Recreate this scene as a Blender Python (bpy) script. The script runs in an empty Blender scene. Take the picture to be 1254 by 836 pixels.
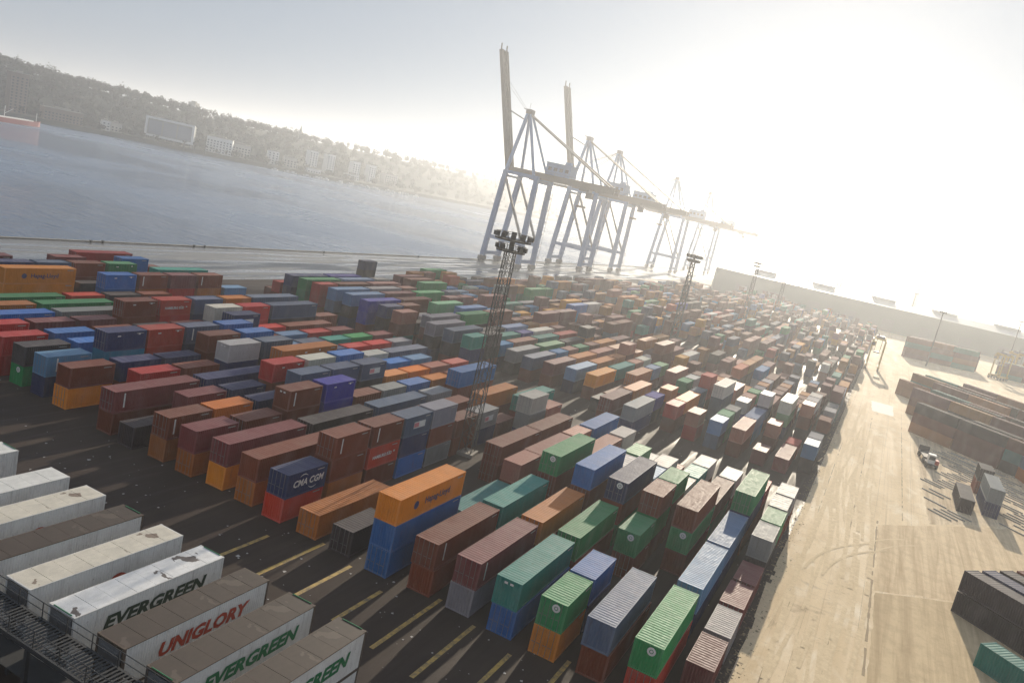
import bpy, bmesh, math, random
import numpy as np
from mathutils import Matrix, Vector
random.seed(7)
RNG = np.random.default_rng(11)
SC = bpy.context.scene
COL = SC.collection

# ------------------------------------------------------------------ camera, sky, sun, exposure
# world: X runs along the container rows (away from the camera), Y to the river, Z up; metres
cam_d = bpy.data.cameras.new("camera")
cam_d.sensor_width = 36.0
cam_d.lens = 985.49 / 1254.0 * 36.0
cam_d.clip_start = 0.5
cam_d.clip_end = 20000
cam = bpy.data.objects.new("camera", cam_d)
COL.objects.link(cam)
PITCH, ROLL, YAW, CAM_H = math.radians(10.3607), math.radians(12.807), math.radians(24.0077), 36.853
fwd = Vector((math.cos(PITCH) * math.cos(YAW), math.cos(PITCH) * math.sin(YAW), -math.sin(PITCH)))
rgt = fwd.cross(Vector((0, 0, 1))).normalized()
upv = rgt.cross(fwd)
r2 = math.cos(ROLL) * rgt + math.sin(ROLL) * upv
u2 = -math.sin(ROLL) * rgt + math.cos(ROLL) * upv
cam.matrix_world = Matrix(((r2.x, u2.x, -fwd.x, 0), (r2.y, u2.y, -fwd.y, 0), (r2.z, u2.z, -fwd.z, CAM_H), (0, 0, 0, 1)))
SC.camera = cam

SUN_AZ, SUN_EL = math.radians(6.0), math.radians(16.0)
world = bpy.data.worlds.new("World")
SC.world = world
world.use_nodes = True
wn = world.node_tree.nodes
wl = world.node_tree.links
bg = wn["Background"]
sky = wn.new("ShaderNodeTexSky")
sky.sky_type = 'NISHITA'
sky.sun_disc = False
sky.sun_elevation = SUN_EL
sky.sun_rotation = math.pi / 2 - SUN_AZ
sky.altitude = 0
sky.air_density = 1.0
sky.dust_density = 0.6
sky.ozone_density = 2.0
# a thin even veil of high haze over the whole sky
veil = wn.new("ShaderNodeMix")
veil.data_type = 'RGBA'
veil.inputs[0].default_value = 0.92
veil.inputs[7].default_value = (3.9, 4.5, 5.4, 1)
wl.new(sky.outputs[0], veil.inputs[6])
wl.new(veil.outputs[2], bg.inputs[0])
bg.inputs[1].default_value = 0.07
sun_d = bpy.data.lights.new("sun", 'SUN')
sun_d.energy = 5.0
sun_d.angle = math.radians(0.6)
sun_d.color = (1.0, 0.88, 0.70)
sun = bpy.data.objects.new("sun", sun_d)
COL.objects.link(sun)
sdir = Vector((math.cos(SUN_EL) * math.cos(SUN_AZ), math.cos(SUN_EL) * math.sin(SUN_AZ), math.sin(SUN_EL)))
sun.rotation_euler = sdir.to_track_quat('Z', 'Y').to_euler()
sun.location = (60, 0, 200)
SC.view_settings.view_transform = 'Standard'
SC.view_settings.look = 'None'
SC.view_settings.exposure = 0.42
SC.view_settings.gamma = 1.0
SC.view_settings.use_curve_mapping = False
cy = SC.cycles
cy.max_bounces = 6
cy.diffuse_bounces = 2
cy.glossy_bounces = 3
cy.transmission_bounces = 2
cy.volume_bounces = 1
cy.transparent_max_bounces = 8
cy.use_denoising = True
cy.use_adaptive_sampling = True
cy.adaptive_threshold = 0.02
cy.caustics_reflective = False
cy.caustics_refractive = False

# ------------------------------------------------------------------ material helpers
class NT:
    def __init__(s, name):
        s.m = bpy.data.materials.new(name)
        s.m.use_nodes = True
        s.t = s.m.node_tree
        s.b = s.t.nodes["Principled BSDF"]
    def n(s, kind, **kw):
        nd = s.t.nodes.new("ShaderNode" + kind)
        for k, v in kw.items():
            setattr(nd, k, v)
        return nd
    def l(s, a, b):
        s.t.links.new(a, b)
    def setv(s, nd, i, v):
        nd.inputs[i].default_value = v
    def math(s, op, a, b=None, clamp=False):
        nd = s.n("Math", operation=op, use_clamp=clamp)
        for i, v in enumerate((a, b)):
            if v is None:
                continue
            if hasattr(v, "links"):
                s.l(v, nd.inputs[i])
            else:
                nd.inputs[i].default_value = v
        return nd.outputs[0]
    def mix(s, fac, a, b, blend='MIX'):
        nd = s.n("Mix", data_type='RGBA', blend_type=blend)
        for i, v in ((0, fac), (6, a), (7, b)):
            if hasattr(v, "links"):
                s.l(v, nd.inputs[i])
            elif i == 0:
                nd.inputs[0].default_value = v
            else:
                nd.inputs[i].default_value = (v[0], v[1], v[2], 1)
        return nd.outputs[2]
    def noise(s, vec, scale, detail=4, rough=0.6, dist=0.0):
        nd = s.n("TexNoise")
        nd.inputs["Scale"].default_value = scale
        nd.inputs["Detail"].default_value = detail
        nd.inputs["Roughness"].default_value = rough
        nd.inputs["Distortion"].default_value = dist
        if vec is not None:
            s.l(vec, nd.inputs["Vector"])
        return nd.outputs[0]
    def mapping(s, vec, scale=(1, 1, 1), rot=(0, 0, 0), loc=(0, 0, 0)):
        nd = s.n("Mapping")
        s.l(vec, nd.inputs[0])
        nd.inputs[1].default_value = loc
        nd.inputs[2].default_value = rot
        nd.inputs[3].default_value = scale
        return nd.outputs[0]
    def ramp(s, fac, stops):
        nd = s.n("ValToRGB")
        e = nd.color_ramp.elements
        while len(e) < len(stops):
            e.new(0.5)
        for k, (p, c) in zip(e, stops):
            k.position = p
            k.color = (c[0], c[1], c[2], 1) if hasattr(c, "__len__") else (c, c, c, 1)
        s.l(fac, nd.inputs[0])
        return nd.outputs[0]
    def bump(s, h, strength, dist):
        nd = s.n("Bump")
        nd.inputs["Strength"].default_value = strength
        nd.inputs["Distance"].default_value = dist
        s.l(h, nd.inputs["Height"])
        s.l(nd.outputs[0], s.b.inputs["Normal"])
    def coord(s, which="Object"):
        return s.n("TexCoord").outputs[which]
    def pos(s):
        return s.n("NewGeometry").outputs["Position"]

def plain(name, color, rough=0.6, metal=0.0, vary=0.25, scale=1.5):
    t = NT(name)
    f = t.noise(t.coord(), scale, 5, 0.65)
    c = t.mix(t.ramp(f, [(0.3, 0.0), (0.75, 1.0)]), color, [v * (1 - vary) for v in color])
    t.l(c, t.b.inputs["Base Color"])
    t.b.inputs["Roughness"].default_value = rough
    t.b.inputs["Metallic"].default_value = metal
    return t.m

def container_paint(name, use_attr=False, roof_dust_and_light=0.30, base=None):
    """weathered paint; the colour comes from the object (or a colour attribute on the far stacks)"""
    t = NT(name)
    if base is not None:
        rgb = t.n("RGB")
        rgb.outputs[0].default_value = (*base, 1)
        col = rgb.outputs[0]
    elif use_attr:
        a = t.n("Attribute", attribute_name="Col")
        col = a.outputs["Color"]
    else:
        col = t.n("ObjectInfo").outputs["Color"]
    vec = t.pos() if use_attr else t.coord()
    geo = t.n("NewGeometry")
    oi = t.n("ObjectInfo")
    off = t.n("VectorMath", operation='ADD')
    t.l(vec, off.inputs[0])
    cmb = t.n("CombineXYZ")
    t.l(t.math('MULTIPLY', oi.outputs["Random"], 40.0), cmb.inputs[0])
    t.l(cmb.outputs[0], off.inputs[1])
    v = off.outputs[0]
    big = t.noise(v, 0.55, 4, 0.6)
    streak = t.noise(t.mapping(v, (2.6, 2.6, 0.28)), 1.0, 5, 0.7)
    fine = t.noise(v, 7.0, 4, 0.7)
    c = t.mix(t.ramp(big, [(0.32, 0.0), (0.72, 0.4)]), col, t.mix(1.0, col, (0.55, 0.5, 0.48), 'MULTIPLY'))
    c = t.mix(t.ramp(streak, [(0.55, 0.0), (0.78, 0.5)]), c, (0.085, 0.045, 0.028))
    c = t.mix(t.ramp(fine, [(0.62, 0.0), (0.74, 0.7)]), c, (0.13, 0.06, 0.03))
    fd = t.noise(t.mapping(v, (0.8, 0.8, 0.5), loc=(5, 9, 3)), 0.35, 3, 0.5)
    c = t.mix(t.ramp(fd, [(0.5, 0.0), (0.75, 0.45)]), c, t.mix(0.35, col, (0.4, 0.37, 0.34)))
    # dust and bleaching on upward faces, strengthened to paint roofs as brightly lit
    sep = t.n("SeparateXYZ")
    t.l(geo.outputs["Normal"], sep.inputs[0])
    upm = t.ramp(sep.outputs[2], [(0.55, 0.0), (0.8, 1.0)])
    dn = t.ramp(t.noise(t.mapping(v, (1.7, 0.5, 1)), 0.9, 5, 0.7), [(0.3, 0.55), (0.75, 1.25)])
    fac = t.math('MULTIPLY', t.math('MULTIPLY', upm, dn), roof_dust_and_light, True)
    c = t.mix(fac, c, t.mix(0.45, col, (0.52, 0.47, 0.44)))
    t.l(c, t.b.inputs["Base Color"])
    r = t.ramp(streak, [(0.3, 0.82), (0.75, 0.95)]) if use_attr else t.ramp(streak, [(0.3, 0.52), (0.75, 0.76)])
    t.l(r, t.b.inputs["Roughness"])
    t.b.inputs["Specular IOR Level"].default_value = 0.04 if use_attr else 0.13
    t.bump(t.math('ADD', fine, t.math('MULTIPLY', big, 4.0)), 0.3, 0.04)
    return t.m

M = {}
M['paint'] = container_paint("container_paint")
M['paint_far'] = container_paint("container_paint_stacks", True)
M['reefer_white'] = container_paint("reefer_white_paint", base=(0.70, 0.69, 0.66), roof_dust_and_light=0.2)
M['steel_dark'] = plain("dark_weathered_steel", (0.032, 0.033, 0.036), 0.7)
M['steel'] = plain("galvanised_steel", (0.20, 0.20, 0.205), 0.55, 0.3)
M['white_mark'] = plain("white_decal", (0.72, 0.71, 0.68), 0.5)
M['faded_mark'] = plain("faded_white_decal", (0.34, 0.33, 0.31), 0.7)
M['green_mark'] = plain("green_decal", (0.01, 0.17, 0.06), 0.5)
M['red_mark'] = plain("red_decal", (0.42, 0.05, 0.02), 0.5)
M['blue_mark'] = plain("dark_blue_decal", (0.02, 0.03, 0.12), 0.5)
M['pink_mark'] = plain("pink_decal", (0.6, 0.18, 0.2), 0.5)
M['black_mark'] = plain("black_decal", (0.02, 0.02, 0.02), 0.5)
M['rubber'] = plain("tyre_rubber", (0.025, 0.024, 0.023), 0.85)
M['glass'] = plain("dark_window_glass", (0.03, 0.04, 0.05), 0.1)
M['crane_blue'] = plain("pale_blue_crane_paint", (0.10, 0.21, 0.42), 0.55)
M['crane_grey'] = plain("grey_crane_paint", (0.11, 0.11, 0.115), 0.55)
M['crane_sand'] = plain("sand_crane_paint", (0.13, 0.11, 0.09), 0.6)
M['concrete'] = plain("weathered_concrete", (0.34, 0.31, 0.27), 0.85, 0, 0.35, 0.6)
M['timber'] = plain("old_timber", (0.17, 0.12, 0.07), 0.85)
M['yellow'] = plain("worn_yellow_paint", (0.5, 0.33, 0.05), 0.6)
M['yellow_machine'] = plain("machine_yellow_paint", (0.45, 0.30, 0.06), 0.5)
M['cream_wall'] = plain("cream_render", (0.48, 0.46, 0.42), 0.8)
M['white_wall'] = plain("white_render", (0.74, 0.74, 0.72), 0.7)
M['brown_wall'] = plain("brown_brick", (0.20, 0.13, 0.10), 0.85)
M['shed_wall'] = plain("grey_green_sheeting", (0.17, 0.19, 0.17), 0.6)
M['shed_roof'] = plain("pale_roof_sheeting", (0.45, 0.45, 0.42), 0.5)
M['ship_red'] = plain("red_hull_paint", (0.24, 0.022, 0.025), 0.5)

def reefer_roof(name, base, patch, amount):
    t = NT(name)
    v = t.coord()
    a = t.noise(v, 0.9, 6, 0.65, 0.6)
    b = t.noise(t.mapping(v, (0.6, 3, 1)), 1.5, 5, 0.7)
    p = t.noise(t.mapping(v, (0.9, 0.7, 1), loc=(amount * 9, 3, 0)), 0.8, 3, 0.55, 0.15)
    c = t.mix(t.ramp(a, [(0.35, 0.0), (0.7, 0.6)]), base, [x * 0.62 for x in base])
    c = t.mix(t.ramp(b, [(0.5, 0.0), (0.8, 0.4)]), c, [x * 0.5 for x in base])
    c = t.mix(t.ramp(p, [(1 - amount, 0.0), (1.012 - amount, 0.9)]), c, patch)
    t.l(c, t.b.inputs["Base Color"])
    t.b.inputs["Roughness"].default_value = 0.62
    t.bump(a, 0.2, 0.03)
    return t.m
M['roof_white'] = reefer_roof("white_reefer_roof", (0.72, 0.71, 0.70), (0.05, 0.03, 0.022), 0.36)
M['roof_cream'] = reefer_roof("cream_reefer_roof", (0.60, 0.55, 0.46), (0.16, 0.11, 0.08), 0.33)
M['roof_clean'] = reefer_roof("clean_reefer_roof", (0.66, 0.65, 0.62), (0.2, 0.15, 0.1), 0.25)
M['roof_brown'] = reefer_roof("brown_reefer_roof", (0.055, 0.036, 0.025), (0.085, 0.062, 0.046), 0.36)

# ------------------------------------------------------------------ mesh helpers
class MB:
    def __init__(s):
        s.v, s.f, s.m = [], [], []
    def quad(s, a, b, c, d, mi=0):
        i = len(s.v)
        s.v += [tuple(a), tuple(b), tuple(c), tuple(d)]
        s.f.append((i, i + 1, i + 2, i + 3)); s.m.append(mi)
    def tri(s, a, b, c, mi=0):
        i = len(s.v)
        s.v += [tuple(a), tuple(b), tuple(c)]
        s.f.append((i, i + 1, i + 2)); s.m.append(mi)
    def box(s, x0, x1, y0, y1, z0, z1, mi=0, bottom=True):
        i = len(s.v)
        s.v += [(x0, y0, z0), (x1, y0, z0), (x1, y1, z0), (x0, y1, z0), (x0, y0, z1), (x1, y0, z1), (x1, y1, z1), (x0, y1, z1)]
        fs = [(4, 5, 6, 7), (0, 1, 5, 4), (1, 2, 6, 5), (2, 3, 7, 6), (3, 0, 4, 7)]
        if bottom:
            fs.append((3, 2, 1, 0))
        for q in fs:
            s.f.append(tuple(i + k for k in q)); s.m.append(mi)
    def beam(s, p, q, w, h=None, mi=0, up=(0, 0, 1)):
        p, q = Vector(p), Vector(q)
        h = h or w
        d = (q - p).normalized()
        u = Vector(up)
        if abs(d.dot(u)) > 0.97:
            u = Vector((1, 0, 0))
        a = d.cross(u).normalized() * (w / 2)
        b = a.cross(d).normalized() * (h / 2)
        i = len(s.v)
        for c in (p, q):
            for sa, sb in ((-1, -1), (1, -1), (1, 1), (-1, 1)):
                s.v.append(tuple(c + a * sa + b * sb))
        for q4 in ((0, 1, 5, 4), (1, 2, 6, 5), (2, 3, 7, 6), (3, 0, 4, 7), (3, 2, 1, 0), (4, 5, 6, 7)):
            s.f.append(tuple(i + k for k in q4)); s.m.append(mi)
    def cyl(s, p, q, r, n=8, mi=0, r1=None):
        p, q = Vector(p), Vector(q)
        r1 = r if r1 is None else r1
        d = (q - p).normalized()
        u = Vector((0, 0, 1)) if abs(d.z) < 0.9 else Vector((1, 0, 0))
        a = d.cross(u).normalized(); b = a.cross(d)
        i = len(s.v)
        for c, rr in ((p, r), (q, r1)):
            for k in range(n):
                t = 2 * math.pi * k / n
                s.v.append(tuple(c + (a * math.cos(t) + b * math.sin(t)) * rr))
        for k in range(n):
            k2 = (k + 1) % n
            s.f.append((i + k, i + k2, i + n + k2, i + n + k)); s.m.append(mi)
        s.f.append(tuple(i + n + k for k in range(n))); s.m.append(mi)
        s.f.append(tuple(i + n - 1 - k for k in range(n))); s.m.append(mi)
    def mesh(s, name, mats, smooth=False, recalc=True):
        me = bpy.data.meshes.new(name)
        me.from_pydata(s.v, [], s.f)
        for m in (mats if isinstance(mats, (list, tuple)) else [mats]):
            me.materials.append(m)
        if any(s.m):
            me.polygons.foreach_set("material_index", s.m)
        if recalc:
            bm = bmesh.new(); bm.from_mesh(me)
            bmesh.ops.recalc_face_normals(bm, faces=bm.faces)
            bm.to_mesh(me); bm.free()
        if smooth:
            me.polygons.foreach_set("use_smooth", [True] * len(me.polygons))
        me.update()
        return me

def link(name, data, parent=None, loc=(0, 0, 0), rz=0.0, color=None):
    o = bpy.data.objects.new(name, data)
    COL.objects.link(o)
    o.location = loc
    o.rotation_euler = (0, 0, rz)
    if parent is not None:
        o.parent = parent
    if color is not None:
        o.color = (*color, 1)
    return o
def tag(o, label=None, cat=None, group=None, kind=None):
    if label: o["label"] = label
    if cat: o["category"] = cat
    if group: o["group"] = group
    if kind: o["kind"] = kind
    return o
def thing(name, label, cat, loc=(0, 0, 0), rz=0.0, group=None):
    return tag(link(name, None, None, loc, rz), label, cat, group)
def part(name, mb, mat, parent, **kw):
    return link(name, mb.mesh(name, mat), parent, **kw)
def copy_tree(o, parent=None):
    c = o.copy(); COL.objects.link(c); c.parent = parent
    for ch in o.children:
        copy_tree(ch, c)
    return c
ORD = ("first second third fourth fifth sixth seventh eighth ninth tenth eleventh twelfth thirteenth fourteenth fifteenth sixteenth seventeenth "
       "eighteenth nineteenth twentieth twenty-first twenty-second twenty-third twenty-fourth twenty-fifth twenty-sixth twenty-seventh "
       "twenty-eighth twenty-ninth thirtieth thirty-first thirty-second").split()

def text_mesh(body, size, mat, shear=0.0, bold=0.0, squash=1.0):
    cu = bpy.data.curves.new("lettering", 'FONT')
    cu.body = body; cu.size = size; cu.shear = shear; cu.offset = bold
    cu.align_x = 'CENTER'; cu.align_y = 'CENTER'; cu.resolution_u = 2
    o = bpy.data.objects.new("lettering", cu)
    COL.objects.link(o)
    dg = bpy.context.evaluated_depsgraph_get()
    dg.update()
    me = bpy.data.meshes.new_from_object(o.evaluated_get(dg))
    bpy.data.objects.remove(o); bpy.data.curves.remove(cu)
    me.materials.clear(); me.materials.append(mat)
    if squash != 1.0:
        me.transform(Matrix.Diagonal((squash, 1, 1, 1)))
    return me

# ------------------------------------------------------------------ ground, paving, road, water
QUAY = 187.5
def sheet(name, x0, x1, y0, y1, z, mat, thick=None, nx=1, ny=1):
    mb = MB()
    xs = np.linspace(x0, x1, nx + 1); ys = np.linspace(y0, y1, ny + 1)
    for i in range(nx):
        for j in range(ny):
            mb.quad((xs[i], ys[j], z), (xs[i + 1], ys[j], z), (xs[i + 1], ys[j + 1], z), (xs[i], ys[j + 1], z))
    if thick:
        mb.quad((x0, y1, z), (x1, y1, z), (x1, y1, z - thick), (x0, y1, z - thick))
    o = link(name, mb.mesh(name, mat, recalc=False))
    return tag(o, kind="structure")

t = NT("dusty_concrete_ground")
P = t.pos()
big = t.noise(P, 0.02, 5, 0.6)
med = t.noise(t.mapping(P, (0.06, 0.16, 1)), 1.0, 6, 0.65, 0.9)
fine = t.noise(P, 1.6, 6, 0.7)
trk = t.noise(t.mapping(P, (0.02, 0.45, 1), rot=(0, 0, 0.03)), 1.0, 5, 0.6, 0.6)
crs = t.noise(t.mapping(P, (0.6, 0.03, 1)), 1.0, 4, 0.6)
c = t.mix(t.ramp(big, [(0.35, 0.0), (0.65, 1.0)]), (0.76, 0.61, 0.41), (0.66, 0.51, 0.32))
c = t.mix(t.ramp(med, [(0.45, 0.0), (0.72, 0.5)]), c, (0.46, 0.34, 0.20))
c = t.mix(t.ramp(trk, [(0.45, 0.0), (0.75, 0.4)]), c, (0.70, 0.56, 0.38))
c = t.mix(t.ramp(crs, [(0.58, 0.0), (0.72, 0.4)]), c, (0.25, 0.19, 0.12))
c = t.mix(t.ramp(fine, [(0.55, 0.0), (0.8, 0.5)]), c, (0.2, 0.15, 0.1))
trk2 = t.noise(t.mapping(P, (0.006, 1.6, 1), rot=(0, 0, -0.015)), 1.0, 6, 0.75, 0.25)
c = t.mix(t.ramp(trk2, [(0.55, 0.0), (0.64, 0.5)]), c, (0.38, 0.275, 0.165))
spk = t.noise(P, 6.0, 3, 0.8)
c = t.mix(t.ramp(spk, [(0.6, 0.0), (0.72, 0.45)]), c, (0.22, 0.16, 0.1))
oil = t.noise(P, 0.22, 6, 0.7, 0.8)
c = t.mix(t.ramp(oil, [(0.60, 0.0), (0.70, 0.45)]), c, (0.2, 0.145, 0.09))
pale = t.noise(t.mapping(P, (0.12, 0.3, 1), loc=(31, 7, 0)), 1.0, 6, 0.7, 0.4)
c = t.mix(t.ramp(pale, [(0.5, 0.0), (0.7, 0.7)]), c, (0.82, 0.72, 0.56))
# slab joints
br = t.n("TexBrick")
br.offset = 0.0
t.l(t.mapping(P, (1, 1, 1), rot=(0, 0, 0.01)), br.inputs["Vector"])
for k, v in (("Scale", 1.0), ("Mortar Size", 0.03), ("Brick Width", 17.0), ("Row Height", 5.4), ("Mortar Smooth", 0.3)):
    br.inputs[k].default_value = v
c = t.mix(t.math('MULTIPLY', br.outputs["Fac"], t.ramp(fine, [(0.35, 0.05), (0.65, 0.6)])), c, (0.13, 0.10, 0.07))
t.l(c, t.b.inputs["Base Color"])
t.l(t.ramp(trk, [(0.35, 0.95), (0.7, 0.8)]), t.b.inputs["Roughness"])
t.b.inputs['Specular IOR Level'].default_value = 0.15
t.bump(t.math('ADD', fine, med), 0.35, 0.05)
M['ground'] = t.m

t = NT("yard_asphalt")
P = t.pos()
big = t.noise(P, 0.06, 5, 0.6)
st = t.noise(t.mapping(P, (0.035, 0.6, 1)), 1.0, 5, 0.65, 0.3)
fine = t.noise(P, 2.5, 6, 0.7)
c = t.mix(t.ramp(big, [(0.35, 0.0), (0.7, 1.0)]), (0.034, 0.026, 0.024), (0.062, 0.046, 0.038))
c = t.mix(t.ramp(st, [(0.5, 0.0), (0.75, 0.55)]), c, (0.085, 0.07, 0.055))
c = t.mix(t.ramp(fine, [(0.6, 0.0), (0.85, 0.6)]), c, (0.09, 0.075, 0.06))
t.l(c, t.b.inputs["Base Color"])
t.l(t.ramp(st, [(0.36, 0.5), (0.52, 0.7), (0.7, 0.85)]), t.b.inputs["Roughness"])
t.b.inputs['Specular IOR Level'].default_value = 0.07
t.bump(fine, 0.3, 0.03)
M['asphalt'] = t.m

t = NT("quay_apron_concrete")
P = t.pos()
st = t.noise(t.mapping(P, (0.022, 0.33, 1)), 1.0, 5, 0.6, 0.4)
fine = t.noise(P, 1.2, 6, 0.7)
c = t.mix(t.ramp(st, [(0.4, 0.0), (0.62, 1.0)]), (0.10, 0.10, 0.105), (0.22, 0.215, 0.21))
c = t.mix(t.ramp(fine, [(0.5, 0.0), (0.8, 0.5)]), c, (0.1, 0.1, 0.1))
t.l(c, t.b.inputs["Base Color"])
t.l(t.ramp(st, [(0.42, 0.12), (0.55, 0.6)]), t.b.inputs["Roughness"])
t.bump(fine, 0.15, 0.02)
M['apron'] = t.m

t = NT("river_water")
P = t.pos()
w1 = t.noise(t.mapping(P, (0.11, 0.030, 1), rot=(0, 0, 0.35)), 1.0, 5, 0.62, 0.3)
w2 = t.noise(t.mapping(P, (0.5, 0.22, 1), rot=(0, 0, 0.2)), 1.0, 4, 0.6)
w3 = t.noise(P, 0.006, 4, 0.6)
t.b.inputs["Base Color"].default_value = (0.10, 0.155, 0.245, 1)
t.l(t.ramp(w3, [(0.38, 0.06), (0.6, 0.32)]), t.b.inputs["Roughness"])
t.bump(t.math('ADD', t.math('MULTIPLY', w1, 1.6), w2), 0.62, 2.2)
M['water'] = t.m

sheet("ground", -400, 9000, -6000, QUAY, 0.0, M['ground'], 6.0)
sheet("river", -3500, 9000, -500, 6000, -3.6, M['water'])
sheet("yard_paving", -300, 620, 3.4, 147.0, 0.004, M['asphalt'])
sheet("quay_apron", -300, 1500, 147.0, QUAY - 0.4, 0.006, M['apron'])
def poly_sheet(name, pts, z, mat, rough=0.10):
    rp = random.Random(len(name) + len(pts)); full = []
    for (ax, ay), (bx, by) in zip(pts, pts[1:] + pts[:1]):
        n = max(1, int(math.hypot(bx - ax, by - ay) / 1.5))
        full += [(ax + (bx - ax) * k / n + rp.gauss(0, rough), ay + (by - ay) * k / n + rp.gauss(0, rough)) for k in range(n)]
    pts = full
    me = bpy.data.meshes.new(name)
    me.from_pydata([(x, y, z) for x, y in pts], [], [tuple(range(len(pts)))])
    me.materials.append(mat)
    return tag(link(name, me), kind="structure")
def dirt_mat(name, base, dark, rot):
    t = NT(name)
    P = t.pos()
    a = t.noise(t.mapping(P, (0.03, 0.8, 1), rot=(0, 0, rot)), 1.0, 6, 0.7, 0.5)
    b = t.noise(P, 0.5, 6, 0.7)
    d = t.noise(P, 3.5, 5, 0.75)
    c = t.mix(t.ramp(a, [(0.42, 0.0), (0.66, 0.9)]), base, dark)
    c = t.mix(t.ramp(b, [(0.45, 0.0), (0.75, 0.5)]), c, [v * 0.8 for v in dark])
    c = t.mix(t.ramp(d, [(0.58, 0.0), (0.75, 0.5)]), c, [v * 0.55 for v in dark])
    t.l(c, t.b.inputs["Base Color"]); t.b.inputs["Roughness"].default_value = 0.95; t.b.inputs["Specular IOR Level"].default_value = 0.15
    t.bump(t.math('ADD', a, t.math('MULTIPLY', d, 0.5)), 0.6, 0.12)
    return t.m
poly_sheet("side_road", [(104.5, -7.6), (133, -7.3), (150, -21), (205, -70), (180, -92), (128, -40), (112, -18)], 0.005, dirt_mat("side_road_dirt", (0.70, 0.55, 0.36), (0.46, 0.335, 0.20), 0.77))
poly_sheet("dirt_verge", [(40, -7.4), (104.0, -7.7), (111.6, -18), (100, -36), (40, -40)], 0.006, dirt_mat("verge_dirt", (0.62, 0.48, 0.30), (0.42, 0.31, 0.185), 0.05))
poly_sheet("sandy_lot", [(143.5, -15.0), (222, -13.0), (235, -50), (190, -54), (153, -22.5)], 0.009, dirt_mat("lot_sand", (0.72, 0.58, 0.40), (0.36, 0.26, 0.16), -0.86))
poly_sheet("pale_patch", [(243, -3.2), (262, -2.6), (263, -8.6), (244, -8.9)], 0.005, plain("pale_concrete_patch", (0.8, 0.74, 0.66), 0.85, 0, 0.2, 0.8))
seam = plain("dark_joint_dirt", (0.40, 0.30, 0.185), 0.95, 0, 0.5, 0.4)
for yy, x0, x1, wd in ((-3.65, 58, 232, 0.10), (-7.25, 60, 136, 0.16), (1.2, 64, 190, 0.08), (-10.9, 140, 230, 0.10)):
    pts = [(x, yy + random.gauss(0, 0.012)) for x in np.arange(x0, x1, 1.6)]
    mb = MB()
    for (ax, ay), (bx, by) in zip(pts, pts[1:]):
        if random.random() < 0.88:
            w_ = wd * random.uniform(0.4, 1.0)
            mb.quad((ax, ay - w_, 0.011), (bx, by - w_, 0.011), (bx, by + w_, 0.011), (ax, ay + w_, 0.011))
    tag(link("road_seam", mb.mesh("road_seam", seam, recalc=False)), kind="structure")
# tyre marks left on the concrete
tm = MB(); rt = random.Random(12)
for k in range(46):
    x, y = rt.uniform(64, 210), rt.uniform(-6.5, 2.6)
    a = rt.gauss(0, 0.03) + (math.pi if rt.random() < 0.5 else 0); cv = rt.gauss(0, 0.0015); w_ = rt.uniform(0.12, 0.3)
    if k in (8, 32):
        x, y, a, cv = rt.uniform(102, 128), rt.uniform(-6, 0), rt.uniform(-0.2, 0.1), -rt.uniform(0.02, 0.045)
    gap = rt.uniform(1.9, 2.3); seg = []; zt = 0.013 + 0.0007 * k
    for q in range(rt.randint(10, 30)):
        seg.append((x, y, a)); x += math.cos(a) * 1.5; y += math.sin(a) * 1.5; a += cv * 1.5
        if abs(a) > 0.9 and abs(abs(a) - math.pi) > 0.9: cv = 0
    for o_ in (-gap / 2, gap / 2):
        for (ax, ay, aa), (bx, by, ba) in zip(seg, seg[1:]):
            if min(ay, by) < -15 or max(ay, by) > 3 or rt.random() < 0.1: continue
            na, nb = (-math.sin(aa), math.cos(aa)), (-math.sin(ba), math.cos(ba))
            tm.quad((ax + na[0] * (o_ - w_), ay + na[1] * (o_ - w_), zt), (bx + nb[0] * (o_ - w_), by + nb[1] * (o_ - w_), zt), (bx + nb[0] * (o_ + w_), by + nb[1] * (o_ + w_), zt), (ax + na[0] * (o_ + w_), ay + na[1] * (o_ + w_), zt))
tmm = NT("tyre_mark_dirt")
fn = tmm.noise(tmm.pos(), 1.2, 5, 0.75)
tmm.l(tmm.mix(tmm.ramp(fn, [(0.4, 0.0), (0.65, 1.0)]), (0.60, 0.47, 0.30), (0.72, 0.58, 0.385)), tmm.b.inputs["Base Color"]); tmm.b.inputs["Roughness"].default_value = 0.95; tmm.b.inputs["Specular IOR Level"].default_value = 0.15
tag(link("tyre_marks", tm.mesh("tyre_marks", tmm.m, recalc=False)), "faint brown tyre marks curving along the sandy road", "tyre marks", kind="stuff")
# quay coping
mb = MB(); mb.box(-300, 1500, QUAY - 0.7, QUAY + 0.05, 0.008, 0.35)
tag(link("quay_coping", mb.mesh("quay_coping", M['concrete'])), kind="structure")


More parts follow.
